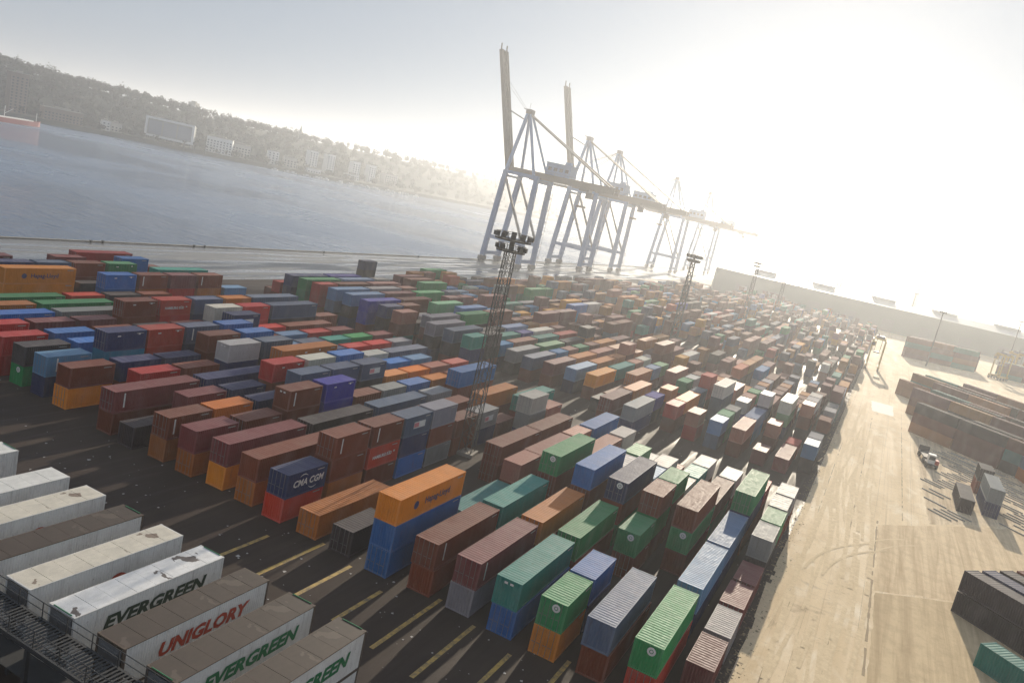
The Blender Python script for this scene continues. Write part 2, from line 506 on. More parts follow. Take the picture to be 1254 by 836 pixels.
# ------------------------------------------------------------------ shipping containers
CW, CH = 2.44, 2.591
LEN = {1: 6.06, 2: 12.19}
COLS = {
    'br': ((0.17, 0.052, 0.034), 'rust brown'), 'mv': ((0.17, 0.055, 0.058), 'maroon'), 'o': ((0.74, 0.33, 0.03), 'orange'),
    'ob': ((0.40, 0.16, 0.035), 'brown-orange'), 't': ((0.55, 0.22, 0.075), 'tan'), 'ro': ((0.46, 0.085, 0.03), 'red-orange'),
    'r': ((0.40, 0.035, 0.03), 'red'), 'b': ((0.012, 0.17, 0.40), 'blue'), 'n': ((0.022, 0.032, 0.095), 'navy'),
    'gn': ((0.10, 0.13, 0.19), 'slate grey'), 'g': ((0.012, 0.21, 0.085), 'green'), 'lg': ((0.16, 0.36, 0.20), 'pale green'),
    'te': ((0.025, 0.22, 0.19), 'teal'), 'gy': ((0.27, 0.27, 0.28), 'grey'), 'w': ((0.60, 0.57, 0.54), 'off-white'),
    'lb': ((0.17, 0.27, 0.42), 'light blue'), 'v': ((0.045, 0.045, 0.29), 'violet'), 'k': ((0.038, 0.032, 0.036), 'near-black'),
    'pk': ((0.37, 0.17, 0.135), 'faded pink'), 'tq': ((0.02, 0.20, 0.30), 'turquoise'),
}

def corr(mb, n, x0, x1, outer, depth, make):
    """trapezoid corrugation between x0 and x1 in n waves; make(x, depth) -> bottom and top point"""
    p = (x1 - x0) / n
    pts = []
    for i in range(n):
        a = x0 + i * p
        pts += [(a, 0), (a + 0.26 * p, 0), (a + 0.5 * p, depth), (a + 0.76 * p, depth)]
    pts.append((x1, 0))
    for (a, da), (b, db) in zip(pts, pts[1:]):
        pa, qa = make(a, da); pb, qb = make(b, db)
        mb.quad(pa, pb, qb, qa)

def container_meshes(L, H, fine=True):
    h = L / 2; w = CW / 2
    out = {}
    nw = int(L / (0.28 if fine else 0.56))
    # side wall at -y (a half turn gives the other)
    mb = MB(); corr(mb, nw, -h + 0.16, h - 0.16, 0, 0.045, lambda x, d: ((x, -w + 0.03 + d, 0.15), (x, -w + 0.03 + d, H - 0.07)))
    out['side_wall'] = mb
    mb = MB(); corr(mb, int(L / (0.42 if fine else 0.9)), -h + 0.08, h - 0.08, 0, 0.028, lambda x, d: ((x, -w + 0.05, H - 0.022 - d), (x, w - 0.05, H - 0.022 - d)))
    out['roof'] = mb
    mb = MB(); corr(mb, 8, -w + 0.16, w - 0.16, 0, 0.045, lambda y, d: ((h - 0.04 - d, y, 0.15), (h - 0.04 - d, y, H - 0.1)))
    out['end_wall'] = mb
    fr = MB()
    for sx in (-1, 1):
        for sy in (-1, 1):
            x0, x1 = sorted((sx * (h - 0.004), sx * (h - 0.165))); y0, y1 = sorted((sy * (w - 0.004), sy * (w - 0.165)))
            fr.box(x0, x1, y0, y1, 0.12, H - 0.12)
            for z in (0.0, H - 0.118):
                x0, x1 = sorted((sx * h, sx * (h - 0.178))); y0, y1 = sorted((sy * w, sy * (w - 0.162)))
                fr.box(x0, x1, y0, y1, z, z + 0.118)
        x0, x1 = sorted((sx * (h - 0.008), sx * (h - 0.12)))
        fr.box(x0, x1, -w + 0.165, w - 0.165, 0.01, 0.16)
        fr.box(x0, x1, -w + 0.165, w - 0.165, H - 0.13, H - 0.012)
    for sy in (-1, 1):
        y0, y1 = sorted((sy * (w - 0.008), sy * (w - 0.07)))
        fr.box(-h + 0.178, h - 0.178, y0, y1, 0.01, 0.16)
        fr.box(-h + 0.178, h - 0.178, y0, y1, H - 0.08, H - 0.012)
    fr.quad((-h + 0.1, -w + 0.1, 0.06), (h - 0.1, -w + 0.1, 0.06), (h - 0.1, w - 0.1, 0.06), (-h + 0.1, w - 0.1, 0.06))
    out['frame'] = fr
    # a door leaf at the -x end, for +y half (the other is shifted)
    d = MB(); x = -h + 0.05
    d.box(x, x + 0.03, 0.012, w - 0.168, 0.17, H - 0.135)
    for k in range(4):
        z0 = 0.32 + k * (H - 0.5) / 4
        d.box(x - 0.018, x - 0.001, 0.09, w - 0.24, z0, z0 + (H - 0.5) / 4 - 0.1)
    out['door'] = d
    b = MB()
    b.cyl((x - 0.035, 0, 0.06), (x - 0.035, 0, H - 0.05), 0.022, 6)
    b.box(x - 0.05, x - 0.012, -0.035, 0.035, 0.10, 0.16); b.box(x - 0.05, x - 0.012, -0.035, 0.035, H - 0.14, H - 0.08)
    b.box(x - 0.065, x - 0.04, 0.0, 0.36, 1.02, 1.06)
    out['locking_bar'] = b
    return out

PM = {}      # part meshes
for k, L in LEN.items():
    for nm, mb in container_meshes(L, CH).items():
        PM[(k, nm)] = mb.mesh(nm, M['steel'] if nm == 'locking_bar' else M['paint'], recalc=nm in ('frame', 'door', 'locking_bar'))
    # a single joined mesh for boxes too small in the photo to show their parts
    ms = container_meshes(L, CH, False)
    j = MB()
    for nm in ('side_wall', 'roof', 'end_wall', 'frame'):
        i0 = len(j.v); j.v += ms[nm].v; j.f += [tuple(i0 + q for q in f) for f in ms[nm].f]; j.m += ms[nm].m
    i0 = len(j.v); j.v += [(-x, -y, z) for x, y, z in ms['side_wall'].v]; j.f += [tuple(i0 + q for q in f) for f in ms['side_wall'].f]; j.m += ms['side_wall'].m
    h = L / 2
    j.box(-h + 0.04, -h + 0.07, -CW / 2 + 0.16, CW / 2 - 0.16, 0.16, CH - 0.13)
    for yb in (-0.75, -0.3, 0.3, 0.75):
        j.box(-h + 0.012, -h + 0.038, yb - 0.03, yb + 0.03, 0.12, CH - 0.06)
    PM[(k, 'whole')] = j.mesh("shipping_container", M['paint'], recalc=False)

for k, L in LEN.items():
    mb = MB()
    mb.quad((L / 2 - 1.6, -CW / 2 + 0.014, CH - 0.40), (L / 2 - 0.5, -CW / 2 + 0.014, CH - 0.40), (L / 2 - 0.5, -CW / 2 + 0.014, CH - 0.29), (L / 2 - 1.6, -CW / 2 + 0.014, CH - 0.29))
    PM[(k, 'ids')] = mb.mesh("id_marking", M['faded_mark'], recalc=False)

def jit(c, rng=random, sat=1.5):
    f = rng.uniform(0.62, 0.95)
    g = sum(c) / 3
    return tuple(max(0.006, min(0.9, (g + (v - g) * sat) * f * rng.uniform(0.93, 1.07))) for v in c)

def build_container(kind, code, loc, flip, parts, label, group, rz=0.0):
    c = jit(COLS[code][0])
    rz = rz + (math.pi if flip else 0)
    if not parts:
        return tag(link("shipping_container", PM[(kind, 'whole')], None, loc, rz, c), label, "container", group)
    t = thing("shipping_container", label, "container", loc, rz, group)
    glint_tone = tuple(v * 1.05 + 0.025 for v in c)  # frame colour lifted to paint in the bright glint along its edges
    link("frame", PM[(kind, 'frame')], t, color=glint_tone)
    link("side_wall", PM[(kind, 'side_wall')], t, color=c)
    link("side_wall", PM[(kind, 'side_wall')], t, rz=math.pi, color=c)
    link("roof", PM[(kind, 'roof')], t, color=c)
    link("end_wall", PM[(kind, 'end_wall')], t, color=c)
    for q in (0, 1):
        o = link("id_marking", PM[(kind, 'ids')], t, rz=math.pi * q)
    for s in (0, 1):
        d = link("door", PM[(kind, 'door')], t, loc=(0, -s * (CW / 2 - 0.156), 0), color=c)
        for yb in (0.30, 0.78):
            link("locking_bar", PM[(kind, 'locking_bar')], d, loc=(0, yb, 0))
    return t

ROWY = [6.83, 10.53, 14.6, 18.83, 23.09, 27.4, 31.81, 36.41, 40.96, 45.24, 49.74, 54.16, 58.51, 62.92, 67.39, 71.89, 76.44, 81.02, 85.58, 90.14, 94.64,
        99.2, 104.6, 109.2, 113.8, 118.0, 121.6, 126.0, 130.4, 135.0, 139.7]
# front block: row -> stacks (x of the near end, 1 = short 2 = long, colours from top to bottom)
A = {
 0: [(64.6, 1, 'mv'), (71.5, 1, 'gy'), (78.4, 1, 'mv'), (85.2, 1, 'mv'), (92.9, 1, 'gy k'), (99.6, 1, 'lg k'), (106.4, 1, 'gy br'), (113.2, 1, 'gy br')],
 1: [(59.7, 2, 'g ro'), (73.2, 2, 'lb n'), (86.1, 2, 'lb n'), (98.9, 2, 'g n br'), (111.7, 1, 'r br')],
 2: [(59.8, 2, 'gn br'), (86.1, 2, 'br g br'), (98.9, 2, 'br g'), (111.8, 1, 'w br')],
 3: [(59.7, 1, 'g o'), (66.2, 1, 'b n'), (79.9, 1, 'g br'), (86.6, 1, 'br g br'), (93.1, 1, 'g br br'), (100.0, 1, 'w br'), (106.9, 1, 'te br'), (113.5, 1, 'w br')],
 4: [(59.9, 2, 'te b'), (73.4, 2, 'g br'), (86.8, 2, 'n br g'), (100.0, 1, 'lb br'), (106.7, 1, 'w n'), (113.4, 1, 'pk')],
 5: [(60.2, 2, 'mv gy'), (73.5, 2, 't br'), (87.2, 2, 'b br br'), (100.4, 1, 'gy br'), (107.6, 1, 'lg br'), (114.3, 1, 'w')],
 6: [(60.3, 2, 'br br'), (73.3, 2, 'te g'), (87.5, 2, 'g br br'), (100.9, 2, 'pk br'), (114.2, 1, 'w br')],
 7: [(60.1, 2, 'o b b'), (74.3, 2, 'te'), (87.0, 1, 'pk br'), (93.3, 2, 'pk br'), (106.2, 1, 'pk br'), (113.2, 2, 'b br')],
 8: [(60.5, 1, 'k'), (90.8, 2, 'br br'), (103.4, 2, 'br br')],
 9: [(60.8, 2, 'ob'), (108.5, 1, 'w gy n'), (115.2, 1, 'pk lg')],
 10: [(60.7, 1, 'n ro'), (67.6, 1, 'br br ob'), (74.4, 1, 'br ro br'), (80.9, 1, 'gn n b'), (87.5, 1, 'gy br gy'), (94.3, 1, 'br br'), (101.0, 1, 'gy n'), (107.7, 1, 'br'), (116.8, 2, 'te br')],
 11: [(61.2, 2, 'br ob'), (74.3, 1, 'k br'), (81.0, 2, 'mv br'), (94.3, 2, 'br k'), (110.5, 2, 't br')],
 12: [(61.6, 2, 'mv o'), (74.8, 2, 'k n'), (88.3, 2, 'gn n'), (101.6, 1, 'gy k'), (109.5, 2, 'b br n')],
 13: [(61.3, 1, 'mv ob'), (68.2, 1, 'br ob'), (75.3, 1, 'br br ob'), (82.2, 1, 'v v n'), (88.9, 1, 'br ob'), (95.6, 1, 'gy k'), (102.3, 1, 'b n'), (109.0, 1, 't br'), (116.0, 1, 'br k')],
 14: [(61.6, 1, 'br ob'), (68.2, 1, 't br'), (75.0, 1, 'n k'), (82.2, 1, 'gn n k'), (88.9, 1, 'gn n k'), (95.7, 1, 'gn k n'), (102.5, 1, 't br'), (109.2, 1, 't br'), (116.0, 1, 'pk br'), (122.8, 1, 'ro ob')],
 15: [(61.2, 1, 'k'), (68.3, 1, 'mv br'), (75.0, 1, 'n k'), (82.2, 1, 'r br br'), (89.0, 1, 'w br br'), (96.0, 1, 'b n br'), (103.0, 1, 'k br'), (110.0, 1, 'b k'), (117.0, 1, 'lb k')],
 16: [(62.0, 2, 'mv br'), (75.2, 2, 'n k'), (89.0, 2, 'ob br br'), (102.3, 1, 'k br'), (110.0, 1, 'w br'), (116.7, 2, 'gn n')],
 17: [(69.1, 1, 'r br'), (75.8, 1, 'br ob'), (83.2, 1, 'w n k'), (90.0, 1, 'gn k n'), (97.3, 1, 'lb n'), (104.2, 1, 'n br'), (110.9, 1, 'r br'), (117.6, 1, 'r br'), (124.4, 1, 'gy k')],
 18: [(62.9, 1, 'br o'), (70.0, 1, 'n br'), (76.7, 1, 'n k'), (83.8, 1, 'br br k'), (90.8, 1, 'b n k'), (97.6, 1, 'lb gn'), (104.3, 1, 'gn n'), (111.1, 1, 'te n'), (117.8, 1, 'g k'), (124.6, 1, 'mv k')],
 19: [(63.1, 1, 'lb n'), (71.0, 1, 'n tq n'), (77.4, 1, 'ro ro br'), (84.0, 1, 'gn n lg'), (91.0, 1, 'b n k'), (98.0, 1, 'br k'), (104.7, 1, 'lb n'), (111.4, 1, 'r br'), (118.1, 1, 'mv k')],
 20: [(63.3, 1, 'k g'), (70.4, 1, 'b n'), (77.2, 1, 'n br'), (84.2, 1, 'br k'), (90.9, 1, 'k n'), (97.4, 1, 'n gn k'), (104.2, 1, 'r br'), (111.0, 2, 'br br')],
 21: [(63.3, 1, 'r r'), (70.4, 1, 'b n'), (77.4, 1, 'br k'), (84.4, 1, 'k br'), (91.2, 1, 'mv n'), (97.9, 1, 'w gy k'), (104.6, 1, 'r r br'), (111.4, 2, 'gn k n'), (124.5, 1, 'br k')],
 22: [(64.2, 1, 'r br'), (71.1, 1, 'mv k'), (77.9, 1, 'mv br'), (85.0, 1, 'br br gy'), (91.9, 1, 'ro r br'), (98.7, 1, 'gn n br'), (105.4, 1, 't br k'), (112.2, 2, 'gn n k')],
 23: [(65.0, 2, 'b k'), (78.2, 2, 'gy k'), (92.0, 2, 'n k'), (105.2, 1, 'br k'), (112.0, 1, 'gn n')],
 24: [(65.2, 2, 'ob br'), (78.4, 2, 'g n'), (92.4, 2, 'n br'), (106.0, 2, 'k br')],
 25: [(66.0, 1, 'te n'), (72.8, 2, 'g k'), (86.0, 1, 'ro br'), (93.0, 1, 'k n'), (99.8, 1, 'br k')],
 26: [(88.0, 1, 'gy'), (94.8, 1, 'b b n'), (101.7, 1, 'br ob k'), (108.4, 1, 'mv r k'), (115.2, 1, 'br t g'), (122.2, 1, 'lb gy')],
 27: [(80.0, 2, 'o o k'), (93.4, 1, 'k br'), (100.4, 1, 'n k'), (109.2, 2, 'te n br')],
 28: [(81.6, 1, 'n k br'), (88.4, 1, 'gn k n'), (95.2, 1, 'br br k'), (102.0, 1, 'g g n'), (109.0, 1, 'k br')],
 29: [(74.8, 2, 'mv br k'), (88.0, 1, 'br k'), (94.7, 1, 'mv br k'), (101.6, 1, 'r br'), (108.4, 1, 'b b n')],
 30: [(81.0, 2, 'gn k'), (102.2, 2, 'r br k'), (115.6, 1, 'br k')],
}
# second block: measured fronts, the rest is filled below
B = {
 0: [(149.6, 1, 'lb k'), (156.4, 1, 'gy k'), (177.0, 1, 'br k'), (190.0, 1, 'gy br'), (197.0, 1, 'gy k')],
 1: [(144.2, 2, 'mv'), (157.6, 1, 'r'), (174.4, 1, 'pk br k'), (181.1, 1, 'w br k'), (187.8, 1, 'w k br')],
 2: [(144.3, 1, 'mv'), (157.3, 1, 'pk br'), (170.5, 2, 'w lg n'), (184.6, 1, 'pk br')],
 3: [(144.2, 2, 'pk br'), (157.0, 2, 'lb b'), (171.6, 1, 'w n br'), (178.4, 2, 'pk br')],
 4: [(144.8, 1, 'lb gn'), (151.5, 1, 'lg g'), (158.2, 1, 'gy n'), (170.6, 1, 'w v'), (177.4, 1, 'pk br')],
 5: [(145.4, 1, 'pk r'), (166.0, 2, 'w gn gn'), (181.0, 2, 'pk t')],
 6: [(146.2, 1, 'r br'), (152.9, 2, 't br'), (166.0, 1, 'gn lb'), (173.0, 1, 'r r br')],
 7: [(134.6, 2, 'gy n'), (147.6, 1, 'v n'), (159.0, 1, 't br'), (172.2, 1, 'g br'), (179.0, 1, 'w br')],
 8: [(135.0, 2, 'mv br'), (148.0, 2, 't br'), (180.0, 2, 'pk r')],
 9: [(143.0, 1, 'k'), (150.0, 2, 'br'), (163.2, 2, 'ob br'), (176.5, 1, 'lb br'), (183.2, 1, 'lg br')],
 10: [(150.6, 2, 'o br'), (163.8, 2, 'te br'), (177.0, 1, 'pk br'), (183.8, 1, 'w br')],
 11: [(150.4, 2, 'lb n'), (163.6, 2, 't br'), (176.8, 1, 't br'), (183.4, 1, 'pk br v')],
 12: [(148.8, 2, 'mv br'), (162.0, 2, 't br'), (175.2, 2, 'pk br')],
 13: [(148.0, 2, 'gn br'), (161.2, 1, 'b n'), (168.0, 1, 'pk br'), (175.0, 1, 'g br')],
 14: [(149.4, 2, 'gy k'), (163.6, 2, 'g g'), (177.0, 2, 'k br')],
 15: [(137.6, 1, 'te n k'), (144.4, 1, 'k k br'), (151.0, 1, 'b n'), (158.0, 2, 'pk br'), (171.0, 2, 'te br')],
 16: [(137.8, 2, 'gn k br'), (151.0, 1, 'g te'), (158.0, 2, 'te n'), (171.4, 1, 'v k'), (178.4, 2, 'w lg')],
 17: [(138.4, 2, 'gy k n'), (151.8, 1, 'n br'), (158.6, 2, 'k br'), (172.0, 2, 'lb n')],
 18: [(144.0, 2, 'gy br k'), (158.0, 2, 'g k br'), (171.2, 2, 'br br k')],
 19: [(139.6, 1, 'pk br te'), (146.6, 1, 'k br'), (153.4, 1, 'br k'), (165.4, 2, 'b b k'), (178.8, 2, 'br k')],
 20: [(140.8, 1, 'n k k'), (147.6, 1, 'br br k'), (154.2, 1, 'w br'), (161.0, 2, 'lg k br')],
 21: [(140.4, 2, 'v v br'), (153.6, 2, 'br br k'), (167.0, 1, 'lg n')],
 22: [(141.6, 2, 'lb k n'), (155.0, 2, 'mv br k'), (168.4, 2, 'g lg k')],
 23: [(142.0, 2, 'lb gn k'), (155.2, 2, 'gy k br'), (168.4, 1, 'pk br k')],
 24: [(142.0, 1, 'r r ob'), (148.8, 2, 'br k br'), (162.0, 2, 'pk n k'), (185.4, 2, 'g g k')],
 25: [(142.6, 2, 'g g b'), (156.0, 2, 'lb k n'), (169.2, 1, 'gy n k'), (184.8, 2, 'br br k')],
 26: [(142.0, 2, 'n n k'), (155.4, 2, 'v k n'), (185.2, 2, 'mv k br')],
 27: [(143.4, 1, 'r br'), (150.2, 2, 'k br'), (190.0, 1, 'k k')],
 28: [(146.0, 1, 'br'), (212.6, 2, 'g g k'), (226.0, 1, 't k')],
 30: [(193.4, 1, 'n k n')],
}
PAL = ['br'] * 14 + ['mv'] * 6 + ['ob'] * 7 + ['t'] * 3 + ['pk'] * 2 + ['b'] * 2 + ['n'] * 3 + ['gn'] * 3 + ['g'] * 2 + ['te'] * 2 + ['gy'] * 2 + ['w', 'lb', 'lg'] + ['k'] * 4 + ['ro', 'r', 'o', 'v']
stacks = []          # (block, row, x, kind, [bottom..top])
for blk, tab in (('A', A), ('B', B)):
    for r, lst in tab.items():
        for x, k, cs in lst:
            stacks.append((blk, r, x, k, cs.split()[::-1]))
def fill(blk, r, x0, x1, dens, hmean):
    x = x0 + random.uniform(0, 1.5)
    level = hmean
    run = random.choice(PAL); kk = 1
    while x < x1 - 6.1:
        if random.random() < 0.35: kk = 2 if random.random() < 0.48 else 1
        k = kk if x < x1 - 12.3 else 1
        if random.random() < dens:
            level = 0.5 * level + 0.5 * random.gauss(hmean, 0.9)
            n = max(1, min(3, int(round(level + random.uniform(-0.4, 0.4)))))
            if random.random() < 0.45: run = random.choice(PAL)
            stacks.append((blk, r, x, k, [run if random.random() < 0.5 else random.choice(PAL) for _ in range(n)]))
        x += LEN[k] + random.uniform(0.35, 0.75)
for r in range(31):
    left = r >= 13
    xs = [s[2] + LEN[s[3]] for s in stacks if s[0] == 'B' and s[1] == r]
    if r <= 28:
        fill('B', r, (max(xs) if xs else 146) + 0.8, 256, 0.86 if left else 0.72, 2.3 if left else 1.9)
    if r <= 27:
        fill('C', r, 274, 398, 0.88 if r > 6 else 0.7, 2.2 if left else 1.8)
    if r <= 26:
        fill('D', r, 416, 498, 0.85 if r > 6 else 0.65, 2.1 if left else 1.6)
    if r <= 20:
        fill('E', r, 518, 592, 0.85 if r > 6 else 0.65, 1.9 if left else 1.4)

# every box, with the size at which the camera sees it
boxes = []
top_at = {}
for s in stacks:
    top_at.setdefault((s[0], s[1]), []).append((s[2], s[2] + LEN[s[3]], len(s[4])))
order = {}
for b, r in top_at:
    for i, e in enumerate(sorted(top_at[(b, r)])):
        order[(b, r, e[0])] = i
for blk, r, x, k, cs in stacks:
    yc = ROWY[r] - CW / 2
    L = LEN[k]
    front = max([n for (a, e, n) in top_at[(blk, r)] if -1.5 < x - e < 1.5] + [0])
    side = min([n for (a, e, n) in top_at.get((blk, r - 1), []) if a < x + L - 1.5 and e > x + 1.5] + ([0] if not [1 for (a, e, n) in top_at.get((blk, r - 1), []) if a < x + L - 1.5 and e > x + 1.5] else []))
    dist = math.hypot(x, yc, CAM_H)
    for z, c in enumerate(cs):
        area = 0.0
        sx, sy, sz = x / dist, yc / dist, CAM_H / dist
        if z == len(cs) - 1:
            area += L * CW * sz
        if z >= front:
            area += CW * CH * sx
        if z >= side:
            area += L * CH * sy * 0.9
        elif z == side - 1 or r > 0:
            area += L * CH * sy * 0.12
        boxes.append((area / dist ** 2, blk, r, x, k, z, len(cs), c, yc))
boxes.sort(key=lambda b: -b[0])
NEAR, WITH_PARTS = 286, 150
TEXTED = {}
far = MB(); far_cols = []
BLKNAME = {'A': 'reefer-side', 'B': 'middle', 'C': 'mast-side', 'D': 'far', 'E': 'far'}
yard_rng = random.Random(3)
for i, (ar, blk, r, x, k, z, n, c, yc) in enumerate(boxes):
    L = LEN[k]
    dx, dy = yard_rng.uniform(-0.06, 0.06), yard_rng.uniform(-0.09, 0.09)
    flip = yard_rng.random() < 0.5
    loc = (x + L / 2 + dx, yc + dy, z * (CH + 0.002) + 0.006)
    if i < NEAR:
        tier = 'on the ground alone' if n == 1 else ('bottom tier' if z == 0 else ('top tier' if z == n - 1 else 'middle tier'))
        lab = f"{COLS[c][1]} {'long' if k == 2 else 'short'} container, {tier}, {ORD[r]} row from sandy road, {ORD[order[(blk, r, x)]]} stack of {BLKNAME[blk]} block"
        if n == 1:
            lab = f"{COLS[c][1]} {'long' if k == 2 else 'short'} container, unstacked, {ORD[r]} row from sandy road, {ORD[order[(blk, r, x)]]} in {BLKNAME[blk]} block"
        TEXTED[(blk, r, x, z)] = (build_container(k, c, loc, flip, i < WITH_PARTS, lab, "containers stacked in the straddle-carrier yard"), L, flip)
    else:
        i0 = len(far.v)
        x0, x1, y0, y1 = loc[0] - L / 2, loc[0] + L / 2, loc[1] - CW / 2, loc[1] + CW / 2
        far.box(x0, x1, y0, y1, loc[2], loc[2] + CH - 0.06)
        far.box(x0 + 0.0, x0 + 0.14, y0, y1, loc[2] + CH - 0.058, loc[2] + CH, bottom=False)
        far.box(x1 - 0.14, x1, y0, y1, loc[2] + CH - 0.058, loc[2] + CH, bottom=False)
        far.box(x0 + 0.142, x1 - 0.142, y0, y0 + 0.08, loc[2] + CH - 0.058, loc[2] + CH, bottom=False)
        far.box(x0 + 0.142, x1 - 0.142, y1 - 0.08, y1, loc[2] + CH - 0.058, loc[2] + CH, bottom=False)
        far_cols.append((jit(COLS[c][0], yard_rng, 1.5 if blk == 'A' else 1.05), len(far.f)))

# rotated stacks of boxes on the far side of the road (too far to show one by one)
def rot_stack(ox, oy, ang, n_long, n_high, k, rng, tight=0.4):
    ca, sa = math.cos(ang), math.sin(ang)
    for a in range(n_long):
        nh = max(1, n_high - (1 if rng.random() < 0.25 else 0))
        for z in range(nh):
            u0 = a * (LEN[k] + tight)
            pts = []
            for du, dv in ((0, 0), (LEN[k], 0), (LEN[k], CW), (0, CW)):
                u, v = u0 + du, -dv
                pts.append((ox + u * ca - v * sa, oy + u * sa + v * ca))
            i0 = len(far.v)
            z0, z1 = z * CH + 0.006, (z + 1) * CH
            far.v += [(px, py, z0) for px, py in pts] + [(px, py, z1) for px, py in pts]
            far.f += [(i0 + 3, i0 + 2, i0 + 1, i0)] if False else []
            for q in ((4, 5, 6, 7), (0, 1, 5, 4), (1, 2, 6, 5), (2, 3, 7, 6), (3, 0, 4, 7)):
                far.f.append(tuple(i0 + w for w in q)); far.m.append(0)
            far_cols.append((jit(COLS[rng.choice(['br', 'br', 'k', 'te', 'k', 'ob', 'br', 'mv'])][0], rng, 0.8), len(far.f)))
rg = random.Random(5)
STK = math.radians(-131)
for i, (ox, oy, nl, nh) in enumerate([(229, -14, 5, 3), (232.3, -16.8, 5, 3), (259, -13.5, 5, 3), (263, -16, 6, 3), (266.5, -18.5, 6, 3), (296, -10.5, 3, 3), (300, -14, 5, 3), (305, -18, 5, 3), (310, -30, 4, 3), (330, -34, 4, 2)]):
    rot_stack(ox, oy, STK, nl, nh, 2, rg)
for i in range(4):
    rot_stack(446 + i * 3.0, -11 - i * 0.5, math.radians(-62), 3, 4, 2, rg)
for i in range(3):
    rot_stack(470 + i * 3.2, -55 - i, math.radians(-70), 4, 3, 2, rg)
far_me = far.mesh("container_stacks", M['paint_far'])
ca_ = far_me.color_attributes.new("Col", 'FLOAT_COLOR', 'CORNER')
arr = np.ones((len(far_me.loops), 4), dtype=np.float32)
p0 = 0
loops = np.array([p.loop_total for p in far_me.polygons]); starts = np.concatenate([[0], np.cumsum(loops)])
for colr, pend in far_cols:
    arr[starts[p0]:starts[pend], :3] = colr
    p0 = pend
ca_.data.foreach_set("color", arr.ravel())
tag(link("container_stacks", far_me), "hazy mass of stacked containers filling the far blocks of the yard", "containers", kind="stuff")

# lettering and emblems on single boxes of the yard
def on_side(key, items, local=False):
    """items: (mesh, u along the box from its middle toward +x, height) on the wall that looks to -y"""
    t, L, flip = TEXTED[key]
    for nm, me, u, zz in items:
        o = link(nm, me, t)
        s = -1 if flip else 1
        yy = CW / 2 - 0.012
        o.location = (s * u, -s * yy, zz)
        o.rotation_euler = (math.pi / 2, 0, math.pi if flip else 0)
def on_end(key, items):
    """items on the end that looks to -x"""
    t, L, flip = TEXTED[key]
    for nm, me, v, zz in items:
        o = link(nm, me, t)
        s = -1 if flip else 1
        o.location = (-s * (L / 2 + 0.02), -s * v, zz)
        o.rotation_euler = (math.pi / 2, 0, (math.pi if flip else 0) - math.pi / 2)
def ring(r0, r1, n=20):
    mb = MB()
    for i in range(n):
        a, b = 2 * math.pi * i / n, 2 * math.pi * (i + 1) / n
        mb.quad((r0 * math.cos(a), r0 * math.sin(a), 0), (r1 * math.cos(a), r1 * math.sin(a), 0), (r1 * math.cos(b), r1 * math.sin(b), 0), (r0 * math.cos(b), r0 * math.sin(b), 0))
    return mb
def rect(w, h):
    mb = MB(); mb.quad((-w / 2, -h / 2, 0), (w / 2, -h / 2, 0), (w / 2, h / 2, 0), (-w / 2, h / 2, 0)); return mb
def arc(r, a0, a1, wd, n=14):
    mb = MB()
    for i in range(n):
        a = a0 + (a1 - a0) * i / n; b = a0 + (a1 - a0) * (i + 1) / n
        f0 = wd * math.sin(math.pi * i / n); f1 = wd * math.sin(math.pi * (i + 1) / n)
        mb.quad((r * math.cos(a), r * math.sin(a), 0), ((r + f0) * math.cos(a), (r + f0) * math.sin(a), 0), ((r + f1) * math.cos(b), (r + f1) * math.sin(b), 0), (r * math.cos(b), r * math.sin(b), 0))
    return mb
EMB = {'ring': ring(0.18, 0.36).mesh("emblem", M['white_mark'], recalc=False), 'dot': ring(0.0, 0.12).mesh("emblem", M['white_mark'], recalc=False),
       'panel': rect(2.6, 0.85).mesh("sign_panel", M['white_mark'], recalc=False), 'panel_pink': rect(1.1, 0.6).mesh("sign_panel", M['pink_mark'], recalc=False),
       'strip': rect(0.2, 1.7).mesh("marking_strip", M['white_mark'], recalc=False), 'strip_s': rect(0.5, 0.16).mesh("marking_strip", M['white_mark'], recalc=False),
       'mk': rect(0.32, 0.2).mesh("marking_strip", M['white_mark'], recalc=False), 'blue_dot': ring(0.0, 0.42).mesh("emblem", M['blue_mark'], recalc=False)}
EMB['cma'] = text_mesh("CMA CGM", 1.0, M['white_mark'], 0.18, 0.03)
EMB['hl'] = text_mesh("Hapag-Lloyd", 0.95, M['blue_mark'], 0.0, 0.02)
EMB['hs'] = text_mesh("HAMBURG SÜD", 0.55, M['white_mark'], 0.0, 0.02)
EMB['arcA'] = arc(1.1, 0.9, 2.2, 0.10).mesh("emblem", M['white_mark'], recalc=False)
EMB['arcB'] = arc(1.1, 4.0, 5.3, 0.10).mesh("emblem", M['white_mark'], recalc=False)
def has(*key):
    return key in TEXTED
def put(fn, key, items):
    if key in TEXTED:
        fn(key, items)
put(on_side, ('A', 10, 60.7, 1), [("lettering", EMB['cma'], 0.2, 1.3), ("emblem", EMB['arcA'], -0.6, 1.05), ("emblem", EMB['arcB'], 1.0, 1.6)])
put(on_side, ('A', 7, 60.1, 2), [("lettering", EMB['hl'], 0.9, 1.35), ("emblem", EMB['blue_dot'], -3.0, 1.3)])
put(on_side, ('A', 27, 80.0, 2), [("lettering", EMB['hl'], 0.6, 1.3), ("emblem", EMB['blue_dot'], -2.9, 1.3)])
put(on_side, ('A', 10, 74.4, 1), [("lettering", EMB['hs'], -0.3, 1.25), ("emblem", EMB['mk'], 2.1, 1.4)])
put(on_side, ('A', 22, 91.9, 2), [("lettering", EMB['hs'], -0.3, 1.25), ("emblem", EMB['mk'], 2.1, 1.4)])
